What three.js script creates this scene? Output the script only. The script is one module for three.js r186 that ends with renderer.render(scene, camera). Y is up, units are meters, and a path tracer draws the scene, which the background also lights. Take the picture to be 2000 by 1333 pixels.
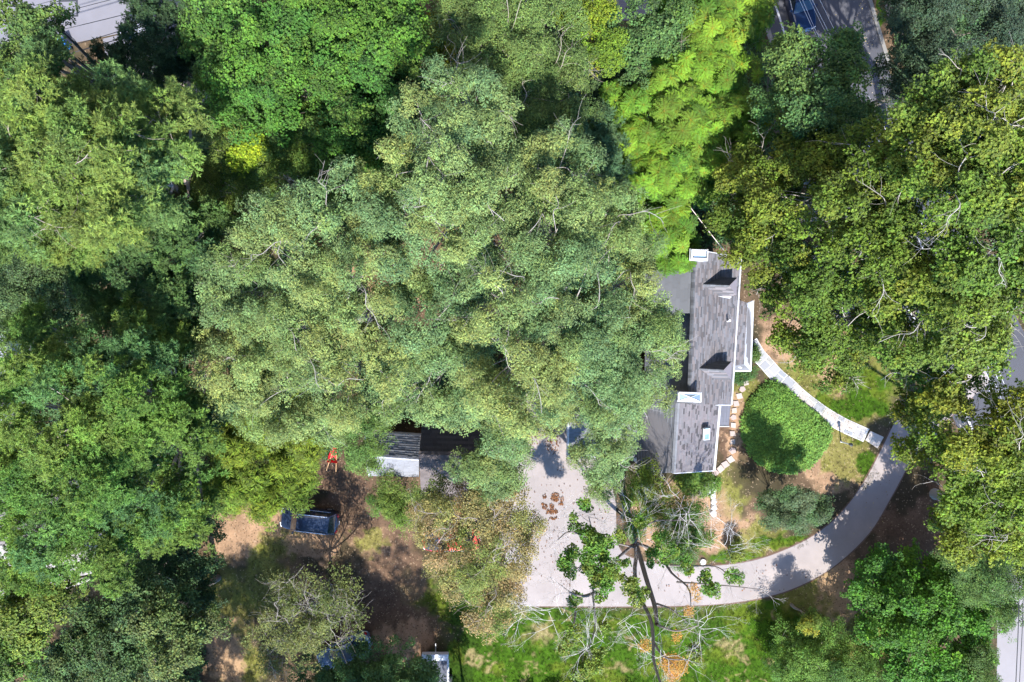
import * as THREE from 'three';
import { Sky } from 'three/addons/objects/Sky.js';
import { mergeGeometries } from 'three/addons/utils/BufferGeometryUtils.js';

// ------------------------------------------------------------------ camera, sky, sun, exposure
const H = 55.5, K = 0.00075;                       // drone height over the ground; metres per photo pixel per metre of distance
const scene = new THREE.Scene();
const camera = new THREE.PerspectiveCamera(53.12, 1.5, 0.5, 2000);
camera.position.set(0, H, 0); camera.up.set(0, 0, -1); camera.lookAt(0, 0, 0);
const sunDir = new THREE.Vector3(0.13, 1.06, 1.0).normalize();
const sky = new Sky(); sky.scale.setScalar(4000); sky.name = 'sky'; sky.userData = { kind: 'structure' };
const su = sky.material.uniforms;
su.turbidity.value = 4; su.rayleigh.value = 0.55; su.mieCoefficient.value = 0.004; su.mieDirectionalG.value = 0.8; su.sunPosition.value.copy(sunDir);
scene.add(sky); scene.environmentIntensity = 0.3;
const sun = new THREE.DirectionalLight(new THREE.Color(1, 0.97, 0.92), 5);
sun.position.copy(sunDir).multiplyScalar(150); sun.castShadow = true; sun.shadow.mapSize.set(4096, 4096); sun.shadow.radius = 1;
Object.assign(sun.shadow.camera, { left: -75, right: 75, top: 75, bottom: -75, near: 10, far: 400 });
scene.add(sun, sun.target);
const renderer = new THREE.WebGLRenderer({ antialias: true });
renderer.toneMapping = THREE.LinearToneMapping; renderer.toneMappingExposure = 2.7;
renderer.shadowMap.enabled = true; renderer.setSize(1024, 682);

// ------------------------------------------------------------------ helpers
let seed = 12345;
const rnd = () => { seed = (seed + 0x6D2B79F5) | 0; let t = Math.imul(seed ^ (seed >>> 15), 1 | seed); t = (t + Math.imul(t ^ (t >>> 7), 61 | t)) ^ t; return ((t ^ (t >>> 14)) >>> 0) / 4294967296; };
const rr = (a, b) => a + (b - a) * rnd();
const clamp = (x, a, b) => Math.min(b, Math.max(a, x)), mix = (a, b, t) => a + (b - a) * t, step = (a, b, x) => { const t = clamp((x - a) / (b - a), 0, 1); return t * t * (3 - 2 * t); };
const hash = (x, y) => { let h = Math.imul(x | 0, 374761393) + Math.imul(y | 0, 668265263); h = Math.imul(h ^ (h >>> 13), 1274126177); return ((h ^ (h >>> 16)) >>> 0) / 4294967296; };
function vnoise(x, y) { const xi = Math.floor(x), yi = Math.floor(y); let u = x - xi, v = y - yi; u = u * u * (3 - 2 * u); v = v * v * (3 - 2 * v); return mix(mix(hash(xi, yi), hash(xi + 1, yi), u), mix(hash(xi, yi + 1), hash(xi + 1, yi + 1), u), v); }
const fbm = (x, y, o = 4) => { let s = 0, a = 0.5, n = 0; for (let i = 0; i < o; i++) { s += a * vnoise(x, y); n += a; a *= 0.5; x = x * 2.03 + 17.1; y = y * 2.03 + 9.7; } return s / n; };
const V = (x, y, z) => new THREE.Vector3(x, y, z);
const at = (px, py, h = 0) => V((px - 1000) * K * (H - h), h, (py - 666.5) * K * (H - h));   // where a pixel of the survey photo lies at height h
const used = {};
const numbered = (n) => { const c = used[n] = (used[n] ?? -1) + 1; return c ? n + '_' + String(c).padStart(3, '0') : n; };
function thing(name, label, category, pos = V(0, 0, 0), turn = 0, group) {
  const o = new THREE.Group(); o.name = numbered(name); o.position.copy(pos); o.rotation.y = turn;
  o.userData = { label, category }; if (group) o.userData.group = group; scene.add(o); return o;
}
function part(name, geo, m, parent, kind) {
  const o = new THREE.Mesh(Array.isArray(geo) ? join(geo) : geo, m); o.name = name; o.castShadow = o.receiveShadow = true; parent.add(o);
  if (kind) o.userData.kind = kind; return o;
}
function struct(name, geo, m) { const o = part(numbered(name), geo, m, scene, 'structure'); return o; }
function join(list) { return mergeGeometries(list.map((g) => { const q = g.index ? g.toNonIndexed() : g; for (const k of Object.keys(q.attributes)) if (!['position', 'normal', 'uv'].includes(k)) q.deleteAttribute(k); return q; })); }
const M = (r, g, b, rough = 0.8, more = {}) => new THREE.MeshStandardMaterial({ color: new THREE.Color().setRGB(r, g, b), roughness: rough, ...more });
function box(w, h, d, x = 0, y = 0, z = 0, ry = 0, rz = 0, rx = 0) { const g = new THREE.BoxGeometry(w, h, d); if (rx) g.rotateX(rx); if (rz) g.rotateZ(rz); if (ry) g.rotateY(ry); g.translate(x, y, z); return g; }
function cyl(r0, r1, h, x, y, z, n = 12) { const g = new THREE.CylinderGeometry(r1, r0, h, n); g.translate(x, y + h / 2, z); return g; }
const smooth = (pts, n, closed = false) => new THREE.CatmullRomCurve3(pts, closed, 'centripetal').getPoints(n);
// a slab with a given outline (world points), from y0 to y1, uv in metres
function slab(pts, y0, y1) {
  const g = new THREE.ExtrudeGeometry(new THREE.Shape(pts.map((p) => new THREE.Vector2(p.x, -p.z))), { depth: y1 - y0, bevelEnabled: false, curveSegments: 1 });
  g.rotateX(-Math.PI / 2); g.translate(0, y0, 0); return g;
}
function ribbon(line, off0, off1, y0, y1) { // a strip along a line between two side offsets
  const L = [], R = [];
  line.forEach((p, i) => { const a = line[Math.max(0, i - 1)], b = line[Math.min(line.length - 1, i + 1)], d = V(b.x - a.x, 0, b.z - a.z).normalize(), n = V(-d.z, 0, d.x); L.push(p.clone().addScaledVector(n, off0)); R.push(p.clone().addScaledVector(n, off1)); });
  return slab([...L, ...R.reverse()], y0, y1);
}
// triangle soup with normals and colours
class Soup {
  constructor() { this.p = []; this.n = []; this.c = []; }
  tri(a, b, c, col, flip) {
    const ux = b.x - a.x, uy = b.y - a.y, uz = b.z - a.z, vx = c.x - a.x, vy = c.y - a.y, vz = c.z - a.z;
    let nx = uy * vz - uz * vy, ny = uz * vx - ux * vz, nz = ux * vy - uy * vx; const l = Math.hypot(nx, ny, nz) || 1; nx /= l; ny /= l; nz /= l;
    this.p.push(a.x, a.y, a.z, b.x, b.y, b.z, c.x, c.y, c.z); for (let i = 0; i < 3; i++) { this.n.push(nx, ny, nz); this.c.push(col[0], col[1], col[2]); }
  }
  quad(a, b, c, d, col) { this.tri(a, b, c, col); this.tri(a, c, d, col); }
  hexa(b, t, col) { // eight corners: bottom ring b[4], top ring t[4]
    this.quad(t[0], t[1], t[2], t[3], col); this.quad(b[3], b[2], b[1], b[0], col);
    for (let i = 0; i < 4; i++) { const j = (i + 1) % 4; this.quad(b[i], b[j], t[j], t[i], col); }
  }
  tube(pts, r0, r1, sides = 5, col = [1, 1, 1]) {
    let prev = null; const n = pts.length;
    for (let i = 0; i < n; i++) {
      const a = pts[Math.max(0, i - 1)], b = pts[Math.min(n - 1, i + 1)];
      let dx = b.x - a.x, dy = b.y - a.y, dz = b.z - a.z; const l = Math.hypot(dx, dy, dz) || 1; dx /= l; dy /= l; dz /= l;
      let ux, uy, uz; if (Math.abs(dy) < 0.9) { ux = -dz; uy = 0; uz = dx; } else { ux = 0; uy = dz; uz = -dy; }
      const ul = Math.hypot(ux, uy, uz); ux /= ul; uy /= ul; uz /= ul;
      const wx = dy * uz - dz * uy, wy = dz * ux - dx * uz, wz = dx * uy - dy * ux, r = mix(r0, r1, i / (n - 1)), ring = [];
      for (let k = 0; k < sides; k++) { const t = k / sides * 6.2832, c = Math.cos(t), s = Math.sin(t), nx = ux * c + wx * s, ny = uy * c + wy * s, nz = uz * c + wz * s; ring.push([pts[i].x + nx * r, pts[i].y + ny * r, pts[i].z + nz * r, nx, ny, nz]); }
      if (prev) for (let k = 0; k < sides; k++) { const j = (k + 1) % sides; for (const q of [prev[k], ring[j], ring[k], prev[k], prev[j], ring[j]]) { this.p.push(q[0], q[1], q[2]); this.n.push(q[3], q[4], q[5]); this.c.push(...col); } }
      prev = ring;
    }
  }
  get empty() { return !this.p.length; }
  build(color = true) {
    const g = new THREE.BufferGeometry(); g.setAttribute('position', new THREE.BufferAttribute(new Float32Array(this.p), 3)); g.setAttribute('normal', new THREE.BufferAttribute(new Float32Array(this.n), 3));
    if (color) g.setAttribute('color', new THREE.BufferAttribute(new Float32Array(this.c), 3)); return g;
  }
}
// textures
const toS = (l) => Math.round(255 * clamp(l <= 0.0031308 ? 12.92 * l : 1.055 * Math.pow(l, 1 / 2.4) - 0.055, 0, 1));
function colourTexture(w, h, f, wrap = THREE.RepeatWrapping) {
  const d = new Uint8Array(w * h * 4);
  for (let j = 0; j < h; j++) for (let i = 0; i < w; i++) { const c = f(i, j), k = (j * w + i) * 4; d[k] = toS(c[0]); d[k + 1] = toS(c[1]); d[k + 2] = toS(c[2]); d[k + 3] = 255; }
  const t = new THREE.DataTexture(d, w, h); t.colorSpace = THREE.SRGBColorSpace; t.wrapS = t.wrapT = wrap; t.magFilter = THREE.LinearFilter; t.minFilter = THREE.LinearMipmapLinearFilter; t.generateMipmaps = true; t.needsUpdate = true; return t;
}
function paveTexture(c, metres, amp, speck) { // mottled asphalt or concrete
  const n = 1024, t = colourTexture(n, n, (i, j) => { const x = i / n * metres, y = j / n * metres; let v = 1 + amp * (fbm(x * 0.35, y * 0.35, 4) - 0.5) * 2 + speck * (hash(i, j) - 0.5) + amp * 0.7 * (fbm(x * 2.5 + 40, y * 2.5, 3) - 0.5); const w = 0.05 * (fbm(x * 0.2 + 90, y * 0.2, 3) - 0.5); return [c[0] * (v + w), c[1] * v, c[2] * (v - w)]; }, THREE.MirroredRepeatWrapping);
  t.repeat.set(1 / metres, 1 / metres); return t;
}
// ------------------------------------------------------------------ ground
// patches of the ground: [px, py, rx, ry, kind]; G lush lawn, O dry olive grass, T bare tan soil, B brown soil, D dark leaf litter
const KINDS = { G: [0.04, 0.09, 0.005], g: [0.026, 0.056, 0.005], O: [0.15, 0.145, 0.035], T: [0.3, 0.185, 0.11], B: [0.115, 0.07, 0.045], D: [0.045, 0.036, 0.02] };
const PATCH = [
  [1150, 1310, 340, 140, 'G'], [1420, 1300, 260, 130, 'G'], [990, 1330, 130, 120, 'G'], [880, 1160, 90, 110, 'g'], [860, 1290, 70, 80, 'g'], [1590, 1170, 90, 70, 'O'], [1640, 1160, 50, 80, 'T'], [1700, 1250, 60, 60, 'O'], [1580, 1240, 80, 60, 'O'], [1500, 1230, 90, 60, 'G'],
  [1640, 740, 130, 100, 'O'], [1560, 665, 100, 55, 'T'], [1700, 760, 60, 50, 'G'], [1640, 790, 90, 25, 'G'], [1640, 730, 45, 25, 'T'],
  [1445, 760, 30, 70, 'O'], [1415, 870, 20, 45, 'B'], [1440, 850, 18, 90, 'T'], [1620, 890, 80, 70, 'T'], [1650, 880, 50, 60, 'O'], [1690, 900, 30, 50, 'G'],
  [1430, 960, 45, 60, 'O'], [1420, 1040, 70, 55, 'T'], [1490, 1060, 60, 40, 'O'], [1530, 1060, 60, 20, 'G'], [1490, 930, 70, 40, 'D'], [1330, 1010, 110, 80, 'T'], [1225, 1030, 25, 70, 'B'], [1440, 1090, 60, 18, 'G'],
  [490, 1030, 95, 65, 'T'], [560, 1060, 60, 35, 'O'], [540, 1090, 50, 40, 'O'], [670, 930, 70, 50, 'B'], [700, 1000, 80, 60, 'B'], [640, 1110, 110, 50, 'B'], [740, 1080, 70, 50, 'T'], [720, 1060, 30, 40, 'O'], [800, 1060, 60, 45, 'B'], [860, 1060, 50, 60, 'D'], [690, 1150, 60, 60, 'D'], [840, 1240, 60, 40, 'D'], [650, 1090, 60, 40, 'D'], [600, 1060, 60, 30, 'T'], [780, 1130, 80, 50, 'B'], [760, 1220, 110, 70, 'B'], [790, 1240, 60, 35, 'T'],
  [430, 1180, 70, 90, 'O'], [470, 1300, 60, 60, 'O'], [520, 1150, 60, 50, 'O'], [440, 1280, 40, 60, 'T'], [720, 540, 60, 60, 'T'], [880, 560, 80, 50, 'T'], [700, 660, 70, 50, 'T'], [905, 490, 40, 40, 'T'], [1000, 600, 60, 30, 'T'], [800, 500, 100, 80, 'B'],
  [1780, 1000, 90, 80, 'B'], [1760, 940, 50, 60, 'D'], [1880, 1120, 50, 40, 'B'], [1705, 40, 12, 60, 'G'], [1120, 890, 30, 60, 'B'], [1040, 840, 50, 50, 'B'],
];
const tanSpots = []; for (let i = 0; i < 46; i++) tanSpots.push([rr(915, 1560), rr(1200, 1345), rr(3, 13)]);
for (const s of [[970, 1300, 15], [945, 1265, 10], [1045, 1250, 26], [1075, 1245, 22], [1210, 1310, 18], [1180, 1300, 14], [1415, 1255, 20], [1085, 1335, 14], [1030, 1295, 10], [1230, 1255, 12]]) tanSpots.push(s);
const PW = 128, PH = 88;
function groundColour(x, z) {
  const px = x / (K * H) + 1000, py = z / (K * H) + 666.5;
  const n1 = fbm(x * 0.35, z * 0.35, 4), n2 = fbm(x * 1.7 + 30, z * 1.7, 3), n3 = fbm(x * 0.9 - 60, z * 0.9 + 12, 4), fine = hash(Math.round(x * 16), Math.round(z * 16));
  const b = step(0.35, 0.65, n1); let c = [mix(0.05, 0.1, b), mix(0.042, 0.066, b), mix(0.022, 0.04, b)], grass = 0;
  const wx = px + (n3 - 0.5) * 70 + (n2 - 0.5) * 26, wy = py + (n1 - 0.5) * 70 + (vnoise(x * 2.2, z * 2.2 + 77) - 0.5) * 26;
  for (const [a, q, rx, ry, k] of PATCH) { const d = Math.hypot((wx - a) / rx, (wy - q) / ry); if (d < 1.15) { const t = (1 - step(0.72, 1.12, d)) * (k === 'G' || k === 'g' ? 0.95 : 0.85), m = KINDS[k]; c = [mix(c[0], m[0], t), mix(c[1], m[1], t), mix(c[2], m[2], t)]; grass = mix(grass, k === 'G' || k === 'g' ? 1 : k === 'O' ? 0.55 : 0, t); } }
  for (const [a, q, r] of tanSpots) { const d = Math.hypot(wx - a, (wy - q) * 1.2) / r; if (d < 1.2) { const t = (1 - step(0.1, 1.2, d)) * 0.62; c = [mix(c[0], 0.3, t), mix(c[1], 0.21, t), mix(c[2], 0.11, t)]; grass *= 1 - t; } }
  const worn = step(0.5, 0.68, n3) * 0.5 * grass; c = [mix(c[0], 0.11, worn), mix(c[1], 0.125, worn), mix(c[2], 0.014, worn)];
  const v = 0.62 + 0.5 * n2 + 0.32 * (fine - 0.5) + 0.22 * (n3 - 0.5); let o = [c[0] * v, c[1] * v, c[2] * v, grass];
  if (grass < 0.5 && fine > 0.975) o = [0.3, 0.22, 0.14, grass]; else if (grass < 0.6 && fine < 0.03) o = [0.05, 0.035, 0.02, grass];
  return o;
}
{
  const w = 2048, h = 1408;
  const tex = colourTexture(w, h, (i, j) => groundColour((i + 0.5) / w * PW - PW / 2, (j + 0.5) / h * PH - PH / 2), THREE.MirroredRepeatWrapping);
  const g = new THREE.PlaneGeometry(1600, 1600, 4, 4); g.rotateX(-Math.PI / 2);
  const p = g.attributes.position, uv = g.attributes.uv; for (let i = 0; i < p.count; i++) uv.setXY(i, (p.getX(i) + PW / 2) / PW, (p.getZ(i) + PH / 2) / PH);
  struct('ground', g, new THREE.MeshPhysicalMaterial({ map: tex, roughness: 1, specularIntensity: 0.2 }));
}
// roads, drives
const asphalt = new THREE.MeshStandardMaterial({ map: paveTexture([0.05, 0.05, 0.058], 12, 0.16, 0.16), roughness: 0.9 });
const lotPave = new THREE.MeshStandardMaterial({ map: paveTexture([0.135, 0.13, 0.145], 12, 0.12, 0.12), roughness: 0.9 });
const paleRoad = new THREE.MeshStandardMaterial({ map: paveTexture([0.19, 0.175, 0.175], 12, 0.1, 0.1), roughness: 0.9 });
const concrete = new THREE.MeshStandardMaterial({ map: paveTexture([0.235, 0.2, 0.184], 14, 0.2, 0.1), roughness: 0.88 });
const kerbM = new THREE.MeshStandardMaterial({ map: paveTexture([0.15, 0.14, 0.125], 8, 0.15, 0.15), roughness: 0.9 });
const G = (a) => a.map(([x, y]) => at(x, y));
const roadLine = smooth(G([[1530, -190], [1562, -80], [1590, 0], [1655, 205], [1745, 400], [1835, 560], [1915, 700], [1980, 840], [2025, 1000], [2046, 1180], [2048, 1340], [2045, 1500]]), 90);
const hw = 4.15;
struct('road', ribbon(roadLine, -hw, hw, -0.1, 0.008), asphalt);
struct('road', slab([...smooth(G([[1945, 1130], [1948, 1240], [1946, 1400]]), 8), ...G([[2150, 1400], [2150, 1130]])], -0.1, 0.013), paleRoad);
const line = M(0.5, 0.5, 0.52, 0.7);
struct('road_line', ribbon(roadLine.slice(8, 60), 3.02, 3.17, 0.008, 0.013), line);
struct('kerb', ribbon(roadLine.slice(4, 40), hw, hw + 0.38, -0.1, 0.12), kerbM);
struct('kerb', ribbon(roadLine.slice(0, 24), -hw - 0.3, -hw, -0.1, 0.12), kerbM);
struct('pavement', slab(G([[1716, -60], [1790, -60], [1790, 30], [1734, 42]]), -0.1, 0.05), concrete);
struct('parking_area', slab(G([[-120, -160], [620, -160], [610, -30], [420, 20], [230, 66], [130, 87], [40, 112], [-120, 150]]), -0.1, 0.01), lotPave);
struct('pavement', slab(G([[200, 76], [345, 40], [352, 150], [215, 165]]), -0.1, 0.02), lotPave);
struct('pavement', slab(G([[1080, -90], [1478, -90], [1480, -10], [1370, 28], [1230, 40], [1090, 42]]), -0.1, 0.01), lotPave);
{ // tar seam round a square road repair
  const s = new THREE.Shape(), q = G([[114, 1], [151, 0], [152, 32], [117, 34]]), c = q.reduce((a, b) => a.add(b), V(0, 0, 0)).multiplyScalar(0.25);
  s.setFromPoints(q.map((p) => new THREE.Vector2(p.x, -p.z))); const hole = new THREE.Path(); hole.setFromPoints(q.map((p) => new THREE.Vector2(mix(p.x, c.x, 0.17), -mix(p.z, c.z, 0.17)))); s.holes.push(hole);
  const g = new THREE.ExtrudeGeometry(s, { depth: 0.006, bevelEnabled: true, bevelThickness: 0.002, bevelSize: 0.02, bevelSegments: 1 }); g.rotateX(-Math.PI / 2); g.translate(0, 0.012, 0);
  struct('tar_seam', g, M(0.02, 0.022, 0.028, 0.85));
}
{ // the drive: a pad before the garage and a curving lane to the road
  const outer = smooth(G([[1936, 745], [1890, 785], [1832, 838], [1785, 893], [1742, 970], [1698, 1042], [1622, 1112], [1545, 1152], [1480, 1170], [1400, 1181], [1250, 1185], [1120, 1185], [1044, 1185]]), 60);
  const inner = smooth(G([[1205, 1060], [1216, 1080], [1240, 1092], [1300, 1104], [1390, 1106], [1470, 1096], [1530, 1076], [1592, 1045], [1645, 1000], [1692, 935], [1724, 874], [1760, 805], [1795, 770], [1850, 742], [1900, 690]]), 60);
  { const soil = new Soup(), e = [...outer].slice(6, 61); for (const side of [outer.slice(4, 61), inner.slice(2, 46)]) for (let i = 0; i < side.length - 1; i++) { const a = side[i], b = side[i + 1], d = V(b.x - a.x, 0, b.z - a.z).normalize(), n = V(-d.z, 0, d.x), w = (p) => 0.04 + 0.13 * fbm(p.x * 1.3, p.z * 1.3, 3); soil.quad(a.clone().addScaledVector(n, -w(a)).setY(0.012), b.clone().addScaledVector(n, -w(b)).setY(0.012), b.clone().addScaledVector(n, w(b)).setY(0.012), a.clone().addScaledVector(n, w(a)).setY(0.012), [1, 1, 1]); } struct('soil_edge', soil.build(false), M(0.1, 0.06, 0.04, 0.95, { side: THREE.DoubleSide })); }
  struct('driveway', slab([...outer, ...G([[1000, 1186], [985, 1100], [1000, 1000], [1012, 950], [1010, 880], [1018, 760], [1108, 760], [1109, 890], [1172, 893], [1192, 930], [1203, 985], [1204, 1030]]), ...inner], -0.1, 0.018), concrete);
}
{ // flagstone path: mortar bed with flags proud of it
  const line0 = smooth(G([[1466, 668], [1481, 693], [1498, 712], [1518, 734], [1540, 752], [1561, 772], [1585, 791], [1613, 811], [1648, 831], [1692, 851]]), 120);
  const path = new THREE.Group(); path.name = 'flagstone_path'; path.userData = { kind: 'structure' }; scene.add(path);
  part('mortar_bed', ribbon(line0, -0.58, 0.58, -0.05, 0.035), M(0.46, 0.445, 0.42, 0.9), path);
  const tones = [[0.3, 0.31, 0.34], [0.36, 0.36, 0.38], [0.42, 0.38, 0.36], [0.34, 0.34, 0.33], [0.27, 0.29, 0.33], [0.46, 0.41, 0.38]].map((c) => M(c[0] * 0.72, c[1] * 0.69, c[2] * 0.64, 0.85));
  const curve = new THREE.CatmullRomCurve3(line0), L = curve.getLength(); let s = 0.05, row = 0;
  const flag = (s0, s1, a, b) => {
    const o = 0.035, p = (s, t) => { const q = curve.getPointAt(clamp(s / L, 0, 1)), d = curve.getTangentAt(clamp(s / L, 0, 1)); return V(q.x - d.z * t, 0, q.z + d.x * t); };
    const c = [p(s0 + o, a + o), p(s1 - o, a + o), p(s1 - o, b - o), p(s0 + o, b - o)], y = 0.05 + rr(0, 0.012), S = new Soup(), up = (v, y, k) => { const m = V(0, 0, 0); c.forEach((q) => m.add(q)); m.multiplyScalar(0.25); return V(mix(v.x, m.x, k), y, mix(v.z, m.z, k)); };
    const ring = [c.map((v) => up(v, 0.03, 0)), c.map((v) => up(v, y - 0.012, 0)), c.map((v) => up(v, y, 0.03))];
    for (let r = 0; r < 2; r++) for (let i = 0; i < 4; i++) { const j = (i + 1) % 4; S.quad(ring[r][j], ring[r][i], ring[r + 1][i], ring[r + 1][j], [1, 1, 1]); }
    S.quad(ring[2][3], ring[2][2], ring[2][1], ring[2][0], [1, 1, 1]);
    part('flagstone', S.build(false), tones[Math.floor(rnd() * tones.length)], path);
  };
  while (s < L - 0.5) {
    const len = rr(0.62, 0.95), cut = row % 2 ? rr(0.12, 0.24) : rr(-0.24, -0.12), side = row % 2 ? [cut, 0.56] : [-0.56, cut], big = row % 2 ? [-0.56, cut] : [cut, 0.56];
    flag(s, s + len, big[0], big[1]);
    if (rnd() < 0.3) { const m = s + len * rr(0.55, 0.75); flag(s, m, side[0], side[1]); flag(m, s + len, side[0], side[1]); } else flag(s, s + len, side[0], side[1]);
    s += len; row++;
  }
  part('end_slab', slab(G([[1690, 872 - 12], [1700, 842], [1726, 854], [1714, 876]]), -0.05, 0.055), M(0.4, 0.35, 0.31, 0.9), path);
  part('inset_stone', slab(G([[1697, 857], [1706, 853], [1711, 861], [1702, 865]]), 0.02, 0.062), M(0.27, 0.27, 0.27, 0.9), path);
}
{ // stepping stones set in the soil beside the house
  const g = new THREE.Group(); g.name = 'stepping_stone_path'; g.userData = { kind: 'structure' }; scene.add(g);
  const shapes = [], mats = [M(0.33, 0.265, 0.22, 0.9), M(0.3, 0.24, 0.21, 0.9), M(0.35, 0.29, 0.245, 0.9), M(0.31, 0.23, 0.2, 0.9)];
  for (let k = 0; k < 4; k++) { const n = 4 + (k === 1 ? 1 : 0), pts = []; for (let i = 0; i < n; i++) { const t = (i + 0.5) / n * 6.283, r = (n === 4 ? 0.3 : 0.27) * rr(0.88, 1.1); pts.push(V(Math.cos(t) * r, 0, Math.sin(t) * r)); } const e = new THREE.ExtrudeGeometry(new THREE.Shape(pts.map((p) => new THREE.Vector2(p.x, p.z))), { depth: 0.06, bevelEnabled: true, bevelSize: 0.012, bevelThickness: 0.012, bevelSegments: 1 }); e.rotateX(-Math.PI / 2); shapes.push(e); }
  [[1457, 748], [1450, 760], [1444, 774], [1438, 788], [1434, 802], [1433, 815], [1432, 831], [1431, 847], [1431, 863], [1431, 880], [1427, 898], [1417, 907], [1407, 916], [1397, 924]].forEach(([x, y], i) => {
    const m = part('stone', shapes[i % 4], mats[(i * 7) % 4], g); m.position.copy(at(x, y)); m.rotation.y = (i < 4 ? 0.3 : i > 9 ? 0.6 : 0) + rr(-0.1, 0.1); const f = i > 8 ? 1.1 : rr(0.84, 1); m.scale.set(f, 1, f);
  });
}
// ------------------------------------------------------------------ buildings
const whiteTrim = M(0.45, 0.45, 0.46, 0.5), wallM = M(0.45, 0.44, 0.4, 0.85), shingleM = new THREE.MeshStandardMaterial({ color: 0xffffff, roughness: 0.92, vertexColors: true, side: THREE.DoubleSide });
const paneM = new THREE.MeshPhysicalMaterial({ color: new THREE.Color().setRGB(0.05, 0.07, 0.08), roughness: 0.06, metalness: 0, clearcoat: 1, clearcoatRoughness: 0.03 });
const SH = 0.7, lerp3 = (a, b, t) => a.clone().lerp(b, t);
function beam(a, b, w, h) { // a bar from a to b, w wide across, h tall, hung from the line
  const d = b.clone().sub(a), L = d.length(), g = new THREE.BoxGeometry(L, h, w); const q = new THREE.Quaternion().setFromUnitVectors(V(1, 0, 0), d.normalize()); g.applyQuaternion(q); const m = a.clone().add(b).multiplyScalar(0.5); g.translate(m.x, m.y, m.z); return g;
}
const browns = () => { const r = rnd(), v = r < 0.2 ? rr(0.5, 0.66) : r < 0.42 ? rr(0.72, 0.9) : rr(0.95, 1.25), w = rr(-0.012, 0.016); return [(0.162 + w) * v, 0.147 * v, (0.15 - w * 0.6) * v]; };
const spotted = () => { const r = rnd(), v = r < 0.17 ? rr(0.36, 0.5) : rr(0.95, 1.2), w = rr(-0.006, 0.012); return [(0.175 + w) * v, 0.157 * v, 0.161 * v]; };
const greys = (a, b, v0) => () => { const v = rr(v0 ?? 0.86, 1.12); return [a * v, a * v * 1.0, b * v]; };
// a shingled roof slope: ridge from A to B, eave from D (below A) to C (below B)
function slope(parent, name, A, B, C, D, tone, o = {}) {
  const exp = o.course ?? 0.15, th = o.lift ?? 0.02, thick = o.thick ?? 0.16, tab = o.tab ?? [0.22, 0.75];
  const n = B.clone().sub(A).cross(D.clone().sub(A)).normalize(); if (n.y < 0) n.negate();
  const deck = new Soup(), dn = n.clone().multiplyScalar(-thick);
  deck.hexa([A, B, C, D].map((p) => p.clone().add(dn)), [A, B, C, D], [1, 1, 1]);
  const roof = part(name, deck.build(false), o.deckM ?? M(0.12, 0.11, 0.11, 0.9), parent);
  const S = new Soup(), depth = Math.max(A.distanceTo(D), B.distanceTo(C)), rows = Math.round(depth / exp), P = (u, v, h) => lerp3(lerp3(A, B, u), lerp3(D, C, u), v).addScaledVector(n, h);
  for (let r = 0; r < rows; r++) {
    const v0 = r / rows, v1 = Math.min(1, (r + 1.12) / rows), L = lerp3(A, D, v0).distanceTo(lerp3(B, C, v0)); let u = -rnd() * 0.3; const rv = o.stripe ? (r % 2 ? 1 - o.stripe : 1 + o.stripe * 0.4) : 1;
    while (u < L - 0.01) {
      const w = rr(tab[0], tab[1]), a = clamp(u / L, 0, 1), b = clamp((u + w - 0.012) / L, 0, 1), c = tone().map((x) => x * rv * SH), l = th * rr(0.75, 1.3); u += w; if (b - a < 0.002) continue;
      const p = [P(a, v0, 0.004), P(b, v0, 0.004), P(b, v1, l), P(a, v1, l)]; S.quad(p[3], p[2], p[1], p[0], c); S.quad(P(a, v1, 0.001), P(b, v1, 0.001), p[2], p[3], c);
    }
  }
  part('shingles', S.build(), shingleM, roof, 'stuff'); return roof;
}
const each = (name, list, m, parent) => list.forEach((g) => part(name, g, m, parent));
function ridgeCap(parent, A, B, tone, w = 0.13) { // bent cap shingles along a ridge or hip
  const S = new Soup(), L = A.distanceTo(B), d = B.clone().sub(A).normalize(), s = V(-d.z, 0, d.x).normalize(), n = Math.ceil(L / 0.2);
  for (let i = 0; i < n; i++) { const c = tone().map((x) => x * SH), a = A.clone().addScaledVector(d, i * L / n - 0.03), b = A.clone().addScaledVector(d, (i + 1) * L / n), up = V(0, 0.045, 0), lo = V(0, -0.06, 0); for (const k of [-1, 1]) { const q = [a.clone().add(up), b.clone().add(up).add(V(0, 0.015, 0)), b.clone().add(lo).addScaledVector(s, k * w), a.clone().add(lo).addScaledVector(s, k * w)]; k > 0 ? S.quad(q[3], q[2], q[1], q[0], c) : S.quad(q[0], q[1], q[2], q[3], c); } }
  part('ridge_cap', S.build(), shingleM, parent, 'stuff');
}
function walls(parent, corners, h, inset = 0.35, m = wallM) { // a wall shell under the eaves: outer ring minus inner ring
  const c = corners.reduce((a, b) => a.clone().add(b), V(0, 0, 0)).multiplyScalar(1 / corners.length), sh = (k) => corners.map((p) => { const d = p.clone().sub(c); d.y = 0; const L = d.length(); return c.clone().add(d.multiplyScalar((L - k) / L)); });
  const out = sh(inset * 1.3), inn = sh(inset * 1.3 + 0.3), s = new THREE.Shape(out.map((p) => new THREE.Vector2(p.x, -p.z))); const hole = new THREE.Path(); hole.setFromPoints(inn.map((p) => new THREE.Vector2(p.x, -p.z))); s.holes.push(hole);
  const g = new THREE.ExtrudeGeometry(s, { depth: h, bevelEnabled: false }); g.rotateX(-Math.PI / 2); part('wall', g, m, parent); return out;
}
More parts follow.
